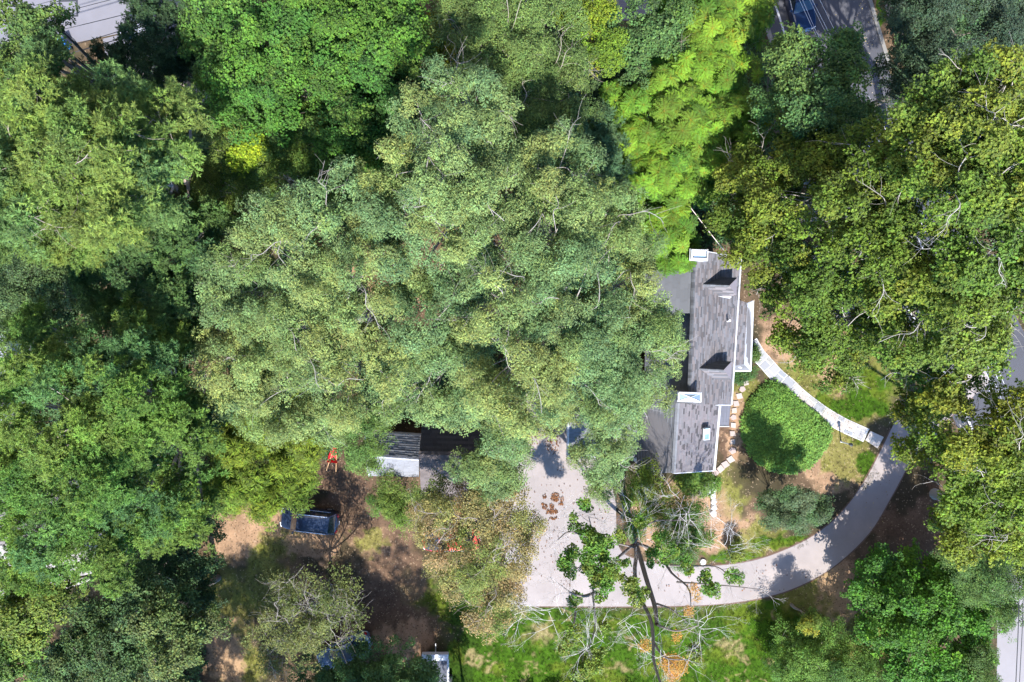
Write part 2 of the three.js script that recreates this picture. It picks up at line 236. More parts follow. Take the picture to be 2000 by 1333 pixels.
function windowAt(parent, a, b, t, y, w, h) { // a window in the wall that runs from a to b
  const d = b.clone().sub(a); d.y = 0; const L = d.length(); d.normalize(); const o = V(-d.z, 0, d.x), c = a.clone().addScaledVector(d, L * t); c.y = y; const ry = Math.atan2(-d.z, d.x), f = [];
  for (const [x, yy, ww, hh] of [[0, h / 2 + 0.04, w + 0.2, 0.1], [0, -h / 2 - 0.05, w + 0.26, 0.08], [-w / 2 - 0.05, 0, 0.1, h], [w / 2 + 0.05, 0, 0.1, h], [0, 0, w, 0.05]]) f.push(box(ww, hh, 0.08, x, yy, 0));
  const win = part('window', f, whiteTrim, parent); part('pane', box(w, h, 0.03, 0, 0, -0.015), paneM, win); win.position.copy(c).addScaledVector(o, 0.03); win.rotation.y = ry; return win;
}
function gable(parent, a, b, top) { const S = new Soup(), n = b.clone().sub(a).cross(V(0, 1, 0)).normalize().multiplyScalar(0.12); S.tri(a, b, top, [1, 1, 1]); S.tri(a.clone().add(n), top.clone().add(n), b.clone().add(n), [1, 1, 1]); part('gable', S.build(false), wallM, parent); }
function chimney(parent, cx, cz, y0, y1, w, d, turn, capKind) {
  const g = part('chimney', join([box(w, y1 - y0, d, 0, (y0 + y1) / 2, 0), box(w + 0.14, 0.16, d + 0.14, 0, y1 - 0.1, 0), box(w + 0.22, 0.2, d + 0.22, 0, y0 + 0.6, 0)]), M(0.42, 0.41, 0.4, 0.7), parent);
  g.position.set(cx, 0, cz); g.rotation.y = turn; const S = new Soup(), m = new THREE.MeshStandardMaterial({ color: new THREE.Color().setRGB(0.55, 0.7, 0.85), metalness: 0.85, roughness: 0.3 });
  if (capKind === 'cross') { // sheet metal cover creased corner to corner
    const q = [V(-w / 2, y1 + 0.02, -d / 2), V(w / 2, y1 + 0.02, -d / 2), V(w / 2, y1 + 0.02, d / 2), V(-w / 2, y1 + 0.02, d / 2)], t = V(0, y1 + 0.16, 0); for (let i = 0; i < 4; i++) S.tri(q[(i + 1) % 4], q[i], t, [1, 1, 1]);
    part('metal_cover', S.build(false), m, g); const seams = []; for (const p of q) seams.push(beam(p.clone().add(V(0, 0.015, 0)), t.clone().add(V(0, 0.015, 0)), 0.05, 0.03)); part('seam', seams, whiteTrim, g);
    const rim = []; for (let i = 0; i < 4; i++) rim.push(beam(q[i].clone().add(V(0, 0.02, 0)), q[(i + 1) % 4].clone().add(V(0, 0.02, 0)), 0.09, 0.1)); part('rim', rim, whiteTrim, g);
  } else { // recessed metal louvres inside a white curb
    const sl = []; for (let i = 0; i < 4; i++) sl.push(box(w * 0.72, 0.03, d * 0.2, 0.05, y1 + 0.02, -d * 0.36 + i * d * 0.21, 0, 0, 0.22)); part('louvre', sl, m, g);
    part('rim', [box(0.1, 0.22, d, -w / 2 + 0.05, y1 + 0.08, 0), box(0.06, 0.2, d, w / 2 - 0.03, y1 + 0.07, 0), box(w, 0.2, 0.06, 0, y1 + 0.07, -d / 2 + 0.03), box(w, 0.2, 0.1, 0, y1 + 0.06, d / 2 - 0.05)], whiteTrim, g);
  }
}
// --- the main house
{
  const house = thing('house', 'long brown-shingled house with two dormers, white gutters and two chimneys beside the flagstone path', 'house', V(0, 0, 0));
  const R0 = at(1357, 489, 8.6), R1 = at(1346, 790, 8.6), E0 = at(1446, 505, 5.3), E1 = at(1428, 791, 5.3);
  const main = slope(house, 'roof', R0, R1, E1, E0, browns);
  ridgeCap(main, R0, R1, greys(0.13, 0.135, 0.5));
  part('gutter', [beam(E0.clone().add(V(0.07, -0.02, 0)), E1.clone().add(V(0.05, -0.02, 0)), 0.1, 0.12)], whiteTrim, house);
  each('fascia', [beam(R0.clone().add(V(0, -0.1, -0.06)), E0.clone().add(V(0, -0.1, -0.06)), 0.06, 0.2), beam(E1.clone().add(V(0, -0.1, 0.05)), lerp3(E1, R1, 0.35).add(V(0, -0.1, 0.05)), 0.06, 0.2)], whiteTrim, house);
  // low back roof on the side of the tall oak
  const L0 = at(1248, 532, 6.9), L1 = at(1244, 612, 6.9), r0 = at(1354.5, 520, 8.52), r1 = at(1352, 612, 8.52);
  slope(house, 'back_roof', r1, r0, L0, L1, greys(0.135, 0.14, 0.92), { course: 0.28, lift: 0.008, tab: [0.8, 1.4] });
  const b0 = at(1351, 612, 7.6), b1 = at(1346, 788, 7.6), b2 = at(1258, 788, 4.6), b3 = at(1262, 612, 4.6);
  slope(house, 'back_roof', b1, b0, b3, b2, greys(0.13, 0.135, 0.85), { course: 0.16 });
  slope(house, 'back_roof', at(1351, 522, 8.3), at(1354, 491, 8.3), at(1306, 491, 5.4), at(1304, 522, 5.4), greys(0.13, 0.135, 0.85), { course: 0.16 });
  const ring = [E0, E1, at(1296, 786, 5), at(1322, 500, 5)].map((p) => V(p.x, 0, p.z)); const o = walls(house, ring, 5.15);
  gable(house, o[0].clone().setY(5.1), o[3].clone().setY(5.1), lerp3(R0, R1, 0.03).setY(8.35)); gable(house, o[2].clone().setY(4.6), o[1].clone().setY(5.1), lerp3(R0, R1, 0.97).setY(8.35));
  for (const t of [0.12, 0.28, 0.72, 0.9]) { windowAt(house, o[1], o[0], t, 1.7, 1, 1.5); windowAt(house, o[1], o[0], t, 4.1, 1, 1.2); }
  // dormers: ridge runs across the slope, hipped towards the front
  for (const [y, x0, x1] of [[557, 1371, 1425], [721, 1362, 1414]]) {
    const d = part('dormer', box(0.02, 0.02, 0.02, 0, 7, 0), shingleM, house); const dy = y < 600 ? 0 : 3;
    const hT = 7.95, hE = 6.75, A = at(x0, y - 1, hT), B = at(x1, y + 1 + dy * 0.3, hT), f0 = at(x1 + 15, y - 14, hE - 0.1), f1 = at(x1 + 14, y + 21, hE - 0.1), e0 = at(x0 + 12, y - 15.5, hE), e1 = at(x0 + 9, y + 20, hE);
    slope(d, 'dormer_roof', B, A, e0, f0, greys(0.1, 0.105, 0.6), { course: 0.17, tab: [0.5, 1.2], thick: 0.08 });
    slope(d, 'dormer_roof', A, B, f1, e1, browns, { course: 0.17, tab: [0.5, 1.1], thick: 0.08 });
    const S = new Soup(); S.tri(f1, f0, B, [0.19, 0.165, 0.18]); part('dormer_hip', S.build(), shingleM, d); ridgeCap(d, A, B, greys(0.13, 0.135, 0.6), 0.1);
    const w = new Soup(), c0 = f0.clone().add(V(-0.25, 0, 0.12)), c1 = f1.clone().add(V(-0.25, 0, -0.12)), q0 = e0.clone().add(V(0, 0, 0.12)), q1 = e1.clone().add(V(0, 0, -0.12)), lo = (p, h) => V(p.x, h, p.z);
    w.hexa([lo(c0, 5.4), lo(c1, 5.4), lo(q1, 5.9), lo(q0, 5.9)], [c0.setY(hE - 0.1), c1.setY(hE - 0.1), q1.setY(hE - 0.06), q0.setY(hE - 0.06)], [1, 1, 1]); part('cheek_wall', w.build(false), whiteTrim, d);
    const win = part('window', [box(0.06, 1.1, 1.0)], whiteTrim, d); win.position.copy(c0.clone().add(c1).multiplyScalar(0.5)).setY(6.1).add(V(0.03, 0, 0)); part('pane', box(0.04, 0.9, 0.8, 0.025, 0, 0), paneM, win);
  }
  { // pieces of white cheek flashing and the vent pipe
    const c = at(1422, 627, 6.15); part('vent_pipe', [cyl(0.09, 0.075, 0.55, c.x, c.y - 0.1, c.z, 10)], M(0.7, 0.7, 0.7, 0.6), house);
    { const S = new Soup(); S.tri(at(1401, 578.5, 7.0), at(1425, 583.5, 6.5), at(1430, 580, 6.45), [1, 1, 1]); whiteTrim.side = THREE.DoubleSide; part('flashing', S.build(false), whiteTrim, house); }
  }
  const c0 = at(1365.5, 498, 9.3); chimney(house, c0.x, c0.z, 4.8, 9.3, 1.12, 0.66, -0.03, 'louvre');
  const c1 = at(1347, 776, 9.0); chimney(house, c1.x, c1.z, 4.8, 9.0, 1.5, 0.56, -0.03, 'cross');
  const fl = at(1324, 774, 8.0); part('flue', [box(0.3, 3.2, 0.5, fl.x, 6.5, fl.z)], M(0.3, 0.32, 0.35, 0.5, { metalness: 0.3 }), house);
  // porch: shallow hipped roof over the front door
  const p0 = at(1442, 586, 3.7), p1 = at(1436, 714, 3.7), q0 = at(1460, 592, 3.35), q1 = at(1453, 712, 3.35), s0 = at(1471, 588, 2.75), s1 = at(1466, 725, 2.75), t1 = at(1435, 725, 2.9);
  slope(house, 'porch_roof', p0, p1, q1, q0, browns, { thick: 0.1 });
  slope(house, 'porch_roof', q0, q1, s1, s0, greys(0.46, 0.48, 0.95), { thick: 0.08, course: 0.3, lift: 0.006, tab: [1.5, 3] });
  slope(house, 'porch_roof', q1, p1, t1, s1, greys(0.17, 0.18, 0.8), { thick: 0.08 });
  each('porch_gutter', [beam(s0, s1, 0.12, 0.14), beam(s1, t1, 0.12, 0.14)], whiteTrim, house);
  const v = at(1446, 718, 3.4); part('roof_vent', [box(0.3, 0.1, 0.13, v.x, 3.3, v.z, -0.35)], whiteTrim, house);
  for (const [x, y] of [[1467, 594], [1463, 720], [1465, 655]]) { const p = at(x, y, 2.6); part('porch_post', [cyl(0.09, 0.08, 2.6, p.x, 0, p.z, 10)], whiteTrim, house); }
  part('porch_floor', slab([V(p0.x, 0, p0.z), V(s0.x, 0, s0.z), V(s1.x, 0, s1.z), V(p1.x, 0, t1.z)], 0, 0.3), M(0.4, 0.39, 0.37, 0.9), house);
  const dr = at(1436, 660, 1.4); const door = part('door', [box(0.08, 2.1, 1.0, dr.x - 0.1, 1.35, dr.z)], M(0.12, 0.05, 0.04, 0.5), house); part('handle', [new THREE.SphereGeometry(0.04, 10, 8).translate(dr.x - 0.03, 1.3, dr.z + 0.36)], M(0.6, 0.5, 0.25, 0.3, { metalness: 0.9 }), door);
  // lower wing with a skylight
  const w0 = at(1324, 788, 6.5), w1 = at(1316, 924, 6.5), x0 = at(1405, 789, 3.9), x1 = at(1393.5, 919, 3.9);
  const wing = slope(house, 'wing_roof', w0, w1, x1, x0, spotted, { tab: [0.2, 0.5] });
  const y0 = at(1238, 790, 3.9), y1 = at(1246, 925, 3.9); slope(house, 'wing_roof', w1, w0, y0, y1, greys(0.165, 0.172, 0.9), { course: 0.155, lift: 0.04, tab: [0.6, 1.5], stripe: 0.22 }); ridgeCap(wing, w0, w1, greys(0.23, 0.24, 0.9), 0.15);
  part('gutter', [beam(x0.clone().add(V(0.06, 0, 0)), x1.clone().add(V(0.06, 0, 0)), 0.16, 0.14)], whiteTrim, house); each('fascia', [beam(w1.clone().add(V(0, -0.1, 0.05)), x1.clone().add(V(0, -0.1, 0.05)), 0.06, 0.18)], whiteTrim, house);
  const ow = walls(house, [x0, x1, y1, y0].map((p) => V(p.x, 0, p.z)), 3.8); gable(house, ow[2].clone().setY(3.7), ow[1].clone().setY(3.7), w1.clone().add(V(0, -0.2, -0.3)));
  for (const t of [0.25, 0.7]) windowAt(house, ow[1], ow[0], t, 1.6, 1, 1.3);
  { const c = at(1380, 848, 4.95), n = x0.clone().sub(w0).cross(w1.clone().sub(w0)).normalize(); if (n.y < 0) n.negate(); const sk = part('skylight', [box(0.66, 0.12, 0.07, 0, 0, -0.42), box(0.66, 0.12, 0.07, 0, 0, 0.42), box(0.07, 0.12, 0.78, -0.3, 0, 0), box(0.07, 0.12, 0.78, 0.3, 0, 0)], M(0.55, 0.56, 0.55, 0.4), house); sk.position.copy(c); sk.quaternion.setFromUnitVectors(V(0, 1, 0), n); part('pane', box(0.54, 0.03, 0.78, 0, 0.01, 0), new THREE.MeshPhysicalMaterial({ color: new THREE.Color().setRGB(0.42, 0.58, 0.5), roughness: 0.1, clearcoat: 1 }), sk); part('blind', box(0.5, 0.02, 0.3, 0, 0.035, 0.22), M(0.2, 0.3, 0.27, 0.5), sk); part('cowl', box(0.68, 0.09, 0.13, 0, 0.04, -0.47), M(0.03, 0.035, 0.04, 0.5), sk); }
  // side entry roof
  const a0 = at(1404.5, 791, 3.2), a1 = at(1402.5, 832, 3.2), c2 = at(1423.5, 832, 2.85), c3 = at(1427, 792, 2.85); slope(house, 'entry_roof', a0, a1, c2, c3, greys(0.15, 0.175, 0.9), { course: 0.13, tab: [0.8, 1.6], lift: 0.03, thick: 0.1 }); each('fascia', [beam(a1.clone().add(V(0, 0, 0.05)), c2.clone().add(V(0, 0, 0.05)), 0.07, 0.16)], whiteTrim, house);
  each('entry_post', [cyl(0.06, 0.06, 2.8, c2.x - 0.1, 0, c2.z - 0.1, 8), cyl(0.06, 0.06, 2.8, c3.x - 0.1, 0, c3.z + 0.1, 8)], whiteTrim, house);
}
{ // garage beyond the drive, under the oak
  const g = thing('garage', 'grey-roofed garage wing at the top of the drive, under the pale oak', 'garage');
  const a = at(1111, 812, 5.4), b = at(1246, 818, 5.4), c = at(1246, 893, 3), d = at(1110, 891, 3), e = at(1113, 748, 3), f = at(1246, 752, 3);
  slope(g, 'roof', a, b, c, d, greys(0.17, 0.185, 0.85), { course: 0.16 }); slope(g, 'roof', b, a, e, f, greys(0.15, 0.16, 0.85), { course: 0.16 }); ridgeCap(g, a, b, greys(0.17, 0.18));
  part('gutter', [beam(d.clone().add(V(0, 0, 0.06)), c.clone().add(V(0, 0, 0.06)), 0.13, 0.13)], whiteTrim, g); each('fascia', [beam(a.clone().add(V(-0.05, -0.05, 0)), d.clone().add(V(-0.05, -0.05, 0)), 0.08, 0.2), beam(a.clone().add(V(-0.05, -0.05, 0)), e.clone().add(V(-0.05, -0.05, 0)), 0.08, 0.2)], whiteTrim, g);
  each('downpipe', [beam(at(1160, 893, 2.9), at(1160, 893, 0.2), 0.08, 0.08), beam(at(1157, 893, 2.95), at(1176, 894, 2.95), 0.1, 0.1)], whiteTrim, g);
  const o = walls(g, [c, d, e, f].map((p) => V(p.x, 0, p.z)), 2.9, 0.25); gable(g, o[1].clone().setY(2.9), o[2].clone().setY(2.9), a.clone().add(V(0.3, -0.2, 0)));
  for (const t of [0.3, 0.7]) { const p = lerp3(o[1], o[0], t); part('garage_door', [box(2.4, 2.1, 0.06, p.x, 1.05, p.z + 0.04), ...[0.5, 1.05, 1.6].map((y) => box(2.36, 0.03, 0.08, p.x, y, p.z + 0.045))], M(0.7, 0.7, 0.7, 0.6), g); }
}
{ // grey shed and brown barn
  const s = thing('shed', 'small shed with a pale grey shingle roof, left of the brown barn', 'shed');
  const a = at(712, 890, 4), b = at(818, 898, 4), c = at(818, 932, 2.6), d = at(721, 930, 2.6), e = at(716, 846, 2.6), f = at(821, 853, 2.6);
  slope(s, 'roof', a, b, c, d, greys(0.22, 0.235, 0.9), { course: 0.17, tab: [0.3, 0.5] }); slope(s, 'roof', b, a, e, f, greys(0.25, 0.265, 0.9), { course: 0.21, tab: [0.3, 0.5], lift: 0.04, stripe: 0.25 }); ridgeCap(s, a, b, greys(0.36, 0.39));
  const o = walls(s, [c, d, e, f].map((p) => V(p.x, 0, p.z)), 2.5, 0.15, M(0.7, 0.64, 0.58, 0.85)); gable(s, o[1].clone().setY(2.5), o[2].clone().setY(2.5), a.clone().add(V(0.25, -0.15, 0)));
  each('fascia', [beam(a.clone().add(V(-0.05, -0.03, 0)), d.clone().add(V(-0.05, -0.03, 0)), 0.07, 0.16), beam(a.clone().add(V(-0.05, -0.03, 0)), e.clone().add(V(-0.05, -0.03, 0)), 0.07, 0.16)], whiteTrim, s); windowAt(s, o[2], o[1], 0.5, 1.4, 0.7, 0.8);
  const t = thing('barn', 'dark brown-roofed barn between the grey shed and the drive, shaded by the oak', 'barn');
  const ra = at(818.5, 888, 5.6), rb = at(1003, 892, 5.6), ec = at(1003, 976, 2.9), ed = at(823, 986, 2.9), ee = at(826, 808, 2.9), ef = at(1003, 812, 2.9);
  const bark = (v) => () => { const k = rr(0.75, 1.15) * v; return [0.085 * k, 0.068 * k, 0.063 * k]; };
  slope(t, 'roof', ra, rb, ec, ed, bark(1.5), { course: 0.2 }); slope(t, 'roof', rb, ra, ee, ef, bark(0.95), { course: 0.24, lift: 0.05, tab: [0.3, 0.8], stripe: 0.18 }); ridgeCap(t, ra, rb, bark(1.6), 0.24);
  const w = walls(t, [ec, ed, ee, ef].map((p) => V(p.x, 0, p.z)), 2.8, 0.25, M(0.3, 0.2, 0.14, 0.9)); gable(t, w[1].clone().setY(2.8), w[2].clone().setY(2.8), ra.clone().add(V(0.3, -0.2, 0))); gable(t, w[0].clone().setY(2.8), w[3].clone().setY(2.8), rb.clone().add(V(-0.3, -0.2, 0)));
  part('gutter', [beam(ec.clone().add(V(0, 0, 0.06)), ed.clone().add(V(0, 0, 0.06)), 0.12, 0.12)], whiteTrim, t);
  const dd = lerp3(w[1], w[0], 0.5); part('barn_door', [box(2.6, 2.3, 0.06, dd.x, 1.15, dd.z + 0.05), ...[-1.1, 0, 1.1].map((x) => box(0.1, 2.3, 0.08, dd.x + x, 1.15, dd.z + 0.06))], M(0.2, 0.12, 0.08, 0.8), t);
}
{ // neighbours at the left edge
  const n = thing('neighbour_house', 'house with a pale beige shingle roof at the lower left edge, mostly hidden by pines', 'house');
  const tone = () => { const v = rr(0.9, 1.1); return [0.36 * v, 0.32 * v, 0.305 * v]; };
  const a = at(-120, 1110, 6.6), b = at(190, 1000, 6.6), c = at(215, 1120, 4), d = at(-95, 1230, 4), e = at(-145, 1010, 4), f = at(165, 905, 4);
  slope(n, 'roof', a, b, c, d, tone, { course: 0.3, lift: 0.05, tab: [0.6, 1.4] }); slope(n, 'roof', b, a, e, f, tone, { course: 0.3, lift: 0.05, tab: [0.6, 1.4] }); walls(n, [c, d, e, f].map((p) => V(p.x, 0, p.z)), 3.9);
  const m = thing('neighbour_house', 'pale grey-roofed building at the middle of the left edge, between two pine crowns', 'house');
  const a1 = at(-90, 650, 6), b1 = at(-96, 830, 6), c1 = at(8, 825, 4.2), d1 = at(14, 655, 4.2), e1 = at(-200, 650, 4.2), f1 = at(-200, 830, 4.2);
  slope(m, 'roof', a1, b1, c1, d1, greys(0.34, 0.37, 0.95), { course: 0.3, tab: [1, 2] }); slope(m, 'roof', b1, a1, e1, f1, greys(0.34, 0.37, 0.95), { course: 0.3, tab: [1, 2] }); walls(m, [c1, d1, e1, f1].map((p) => V(p.x, 0, p.z)), 4.1);
  struct('patio', slab(G([[-120, 900], [60, 880], [66, 1005], [-120, 1010]]), -0.1, 0.03), concrete);
}
// ------------------------------------------------------------------ foliage
function leaf(S, p, dir, nrm, len, wid, shade, hue) { // one folded leaf: base, two shoulders, tip
  const side = V().crossVectors(dir, nrm).normalize(), up = V().crossVectors(side, dir).normalize(), f = wid * 0.22;
  const m = p.clone().addScaledVector(dir, len * 0.45).addScaledVector(up, -f * 0.2), a = m.clone().addScaledVector(side, wid / 2).addScaledVector(up, f), b = m.clone().addScaledVector(side, -wid / 2).addScaledVector(up, f), t = p.clone().addScaledVector(dir, len).addScaledVector(up, -len * 0.08);
  const c = [shade * (1 + hue), shade, shade * (1 - hue)]; S.tri(p, a, t, c); S.tri(p, t, b, c);
}
const rdir = () => { const y = rr(-1, 1), t = rr(0, 6.2832), r = Math.sqrt(1 - y * y); return V(r * Math.cos(t), y, r * Math.sin(t)); };
const leafM = (o = {}) => new THREE.MeshPhysicalMaterial({ color: 0xffffff, vertexColors: true, roughness: 0.95, transmission: o.trans ?? 0.4, thickness: 0, side: THREE.DoubleSide, specularIntensity: 0.4, clearcoat: (o.spec ?? 0.4) * 0.22, clearcoatRoughness: 0.42 });
function sprayGeo(n, r, len, wid, flat, tilt, out = 0.5) { // loose cluster of leaves
  const S = new Soup();
  for (let i = 0; i < n; i++) { const d = rdir(); d.y = d.y * flat + 0.1; const p = d.clone().multiplyScalar(r * Math.cbrt(rr(0.08, 1))), dir = V(d.x, 0, d.z).normalize().multiplyScalar(out).add(rdir().multiplyScalar(0.8)); dir.y = dir.y * 0.45 - 0.12; dir.normalize(); const nrm = V(0, 1, 0).add(rdir().multiplyScalar(tilt)).normalize(); const k = rr(0.8, 1.25); leaf(S, p, dir, nrm, len * k, wid * k, rr(0.6, 1.4), rr(-0.12, 0.14)); }
  return S.build();
}
function plumeGeo(n, L, len, wid) { // pine shoot: needles swept forward round an upturned twig
  const S = new Soup();
  for (let k = 0; k < 5; k++) { const a = k / 5 * 6.2832 + rr(-0.4, 0.4), ax = V(Math.cos(a), rr(0.2, 0.75), Math.sin(a)).normalize(), l = L * rr(0.7, 1.15);
    for (let i = 0; i < n / 5; i++) { const t = Math.pow(rnd(), 0.7), p = ax.clone().multiplyScalar(l * t), d = ax.clone().multiplyScalar(0.9).add(rdir().multiplyScalar(0.85)).normalize(); leaf(S, p, d, V(0, 1, 0).add(rdir().multiplyScalar(0.5)).normalize(), len * rr(0.8, 1.2), wid, rr(0.75, 1.25), rr(-0.1, 0.12)); } }
  return S.build();
}
function rosetteGeo(fr, L, pairs, len, wid) { // long compound fronds drooping out of one shoot
  const S = new Soup();
  for (let k = 0; k < fr; k++) { const a = k / fr * 6.2832 + rr(-0.3, 0.3), l = L * rr(0.75, 1.1), h = V(Math.cos(a), 0, Math.sin(a)), q = V(-h.z, 0, h.x), sh = rr(0.85, 1.2); const y = (t) => l * (0.3 * t - 0.42 * t * t), pt = (t) => h.clone().multiplyScalar(l * t * 0.92).setY(y(t));
    const rib = [0, 0.33, 0.66, 1].map(pt); S.tube(rib, 0.014, 0.004, 3, [2 * sh, 1.1 * sh, 0.7 * sh]);
    for (let i = 1; i <= pairs; i++) { const t = i / pairs, f = 1 - 0.35 * Math.abs(t - 0.45); for (const s of [-1, 1]) leaf(S, pt(t), q.clone().multiplyScalar(s).addScaledVector(h, 0.55).add(V(0, -0.22, 0)).normalize(), V(0, 1, 0).add(rdir().multiplyScalar(0.25)).normalize(), len * f * rr(0.85, 1.1), wid * f, sh * rr(0.85, 1.15), rr(-0.08, 0.1)); } }
  return S.build();
}
// species: leaf sprays (a few variants), size of a foliage mass, how many masses and sprays, flatness, colours (linear)
const three = (f) => [f(), f(), f()];
const SP = {
  oak: { geo: three(() => sprayGeo(30, 0.3, 0.14, 0.05, 0.32, 0.4, 0.9)), rl: 0.66, dens: 1.1, ns: 36, bough: 1.1, br: 0.022, vr: 0.56, jit: 0.55, pal: [[0.178, 0.25, 0.075], [0.155, 0.225, 0.06], [0.215, 0.26, 0.07], [0.135, 0.22, 0.078]], twig: 2, tw: 0.013, bark: [0.26, 0.23, 0.2], rough: 0.6, spec: 0.35, trans: 0.35, sz: [0.7, 1.2] },
  maple: { geo: three(() => sprayGeo(34, 0.36, 0.15, 0.13, 0.32, 0.45)), rl: 0.8, dens: 1.35, ns: 26, vr: 0.55, jit: 0.5, pal: [[0.065, 0.165, 0.016], [0.08, 0.175, 0.015], [0.055, 0.15, 0.02], [0.1, 0.175, 0.022]], twig: 0, bark: [0.16, 0.13, 0.1], spec: 0.4, sz: [0.7, 1.15] },
  olive: { geo: three(() => sprayGeo(40, 0.38, 0.11, 0.06, 0.34, 0.42)), rl: 0.7, dens: 1.3, ns: 26, vr: 0.6, jit: 0.5, pal: [[0.105, 0.18, 0.025], [0.09, 0.165, 0.025], [0.13, 0.19, 0.03], [0.075, 0.145, 0.024]], twig: 2, bark: [0.3, 0.26, 0.2], spec: 0.35, trans: 0.35, sz: [0.7, 1.15] },
  pine: { geo: three(() => plumeGeo(90, 0.34, 0.17, 0.036)), rl: 0.85, dens: 1.15, ns: 38, vr: 0.62, jit: 0.7, bough: 0.7, br: 0.022, pal: [[0.145, 0.24, 0.045], [0.17, 0.255, 0.042], [0.115, 0.21, 0.06], [0.19, 0.255, 0.045]], twig: 1, bark: [0.3, 0.24, 0.2], rough: 0.65, spec: 0.3, trans: 0.35, sz: [0.75, 1.25] },
  spruce: { geo: three(() => plumeGeo(90, 0.32, 0.15, 0.04)), rl: 0.82, dens: 1.25, ns: 32, vr: 0.66, jit: 0.7, pal: [[0.11, 0.22, 0.034], [0.135, 0.235, 0.03], [0.09, 0.19, 0.05], [0.155, 0.235, 0.036]], twig: 0, bark: [0.36, 0.3, 0.25], rough: 0.65, spec: 0.3, trans: 0.35, sz: [0.7, 1.2] },
  dark: { geo: three(() => sprayGeo(32, 0.34, 0.13, 0.085, 0.36, 0.42)), rl: 0.75, dens: 1.2, ns: 24, vr: 0.6, jit: 0.5, pal: [[0.042, 0.085, 0.026], [0.054, 0.1, 0.028], [0.036, 0.075, 0.028]], twig: 0, bark: [0.12, 0.1, 0.08], rough: 0.45, spec: 0.6, sz: [0.7, 1.15] },
  sumac: { geo: three(() => rosetteGeo(8, 0.62, 6, 0.24, 0.1)), rl: 0.6, dens: 1.4, ns: 6, vr: 0.5, jit: 0.4, pal: [[0.115, 0.22, 0.014], [0.09, 0.2, 0.014], [0.145, 0.235, 0.016], [0.075, 0.18, 0.014]], twig: 0, bark: [0.3, 0.22, 0.15], spec: 0.35, trans: 0.35, sz: [0.75, 1.2] },
  sycamore: { geo: three(() => sprayGeo(26, 0.34, 0.145, 0.12, 0.36, 0.55)), rl: 0.68, dens: 1.12, ns: 27, vr: 0.58, jit: 0.7, bough: 1.4, br: 0.03, pal: [[0.12, 0.195, 0.016], [0.145, 0.205, 0.018], [0.095, 0.17, 0.018], [0.2, 0.23, 0.02]], twig: 2, tw: 0.015, bark: [0.3, 0.27, 0.23], spec: 0.4, sz: [0.7, 1.2] },
  bluemaple: { geo: three(() => sprayGeo(30, 0.34, 0.14, 0.12, 0.34, 0.4)), rl: 0.75, dens: 1.25, ns: 26, vr: 0.68, jit: 0.5, pal: [[0.075, 0.155, 0.035], [0.095, 0.175, 0.033], [0.065, 0.14, 0.045], [0.125, 0.195, 0.03]], twig: 0, bark: [0.18, 0.15, 0.12], spec: 0.4, sz: [0.7, 1.2] },
  lush: { geo: three(() => sprayGeo(24, 0.34, 0.2, 0.175, 0.3, 0.32)), rl: 0.75, dens: 1.2, ns: 22, vr: 0.75, jit: 0.5, pal: [[0.075, 0.2, 0.01], [0.095, 0.215, 0.01], [0.06, 0.17, 0.013]], twig: 0, bark: [0.16, 0.13, 0.1], rough: 0.45, spec: 0.5, sz: [0.65, 1.1] },
  autumn: { geo: three(() => sprayGeo(30, 0.38, 0.11, 0.07, 0.4, 0.5)), rl: 0.65, dens: 1.25, ns: 26, vr: 0.6, jit: 0.5, bough: 2, br: 0.028, pal: [[0.29, 0.24, 0.085], [0.24, 0.24, 0.065], [0.32, 0.225, 0.1], [0.14, 0.2, 0.035]], twig: 3, bark: [0.24, 0.2, 0.17], spec: 0.3, trans: 0.35, sz: [0.65, 1.1] },
  sparse: { geo: three(() => sprayGeo(22, 0.4, 0.125, 0.06, 0.4, 0.5)), rl: 0.65, dens: 1.25, ns: 18, vr: 0.6, jit: 0.5, bough: 3, br: 0.02, pal: [[0.15, 0.18, 0.045], [0.17, 0.19, 0.055], [0.12, 0.155, 0.04]], twig: 6, tw: 0.01, bark: [0.26, 0.23, 0.2], spec: 0.35, trans: 0.35, sz: [0.65, 1.15] },
  shrub: { geo: three(() => sprayGeo(30, 0.27, 0.1, 0.064, 0.34, 0.42)), rl: 0.45, dens: 1.5, ns: 24, vr: 0.7, jit: 0.2, pal: [[0.075, 0.13, 0.016], [0.095, 0.145, 0.018], [0.06, 0.11, 0.018]], twig: 0, bark: [0.2, 0.16, 0.12], spec: 0.4, sz: [0.7, 1.15] },
  mound: { geo: three(() => sprayGeo(26, 0.3, 0.22, 0.075, 0.16, 0.28, 1.1)), pal: [], bark: [0.2, 0.16, 0.12], spec: 0.35, trans: 0.35 },
  blade: { geo: three(() => sprayGeo(34, 0.32, 0.3, 0.055, 0.3, 0.35, 1.2)), rl: 0.75, dens: 1.4, ns: 26, vr: 0.58, jit: 0.5, pal: [[0.13, 0.19, 0.014], [0.105, 0.17, 0.016], [0.155, 0.2, 0.014]], twig: 0, bark: [0.2, 0.16, 0.12], spec: 0.35, trans: 0.35, sz: [0.7, 1.15] },
};
for (const k in SP) { SP[k].m = leafM(SP[k]); SP[k].barkM = M(...SP[k].bark, 0.9); }
const Q = new THREE.Quaternion(), Q2 = new THREE.Quaternion(), UP = V(0, 1, 0), MX = new THREE.Matrix4(), SC = V(1, 1, 1), CO = new THREE.Color();
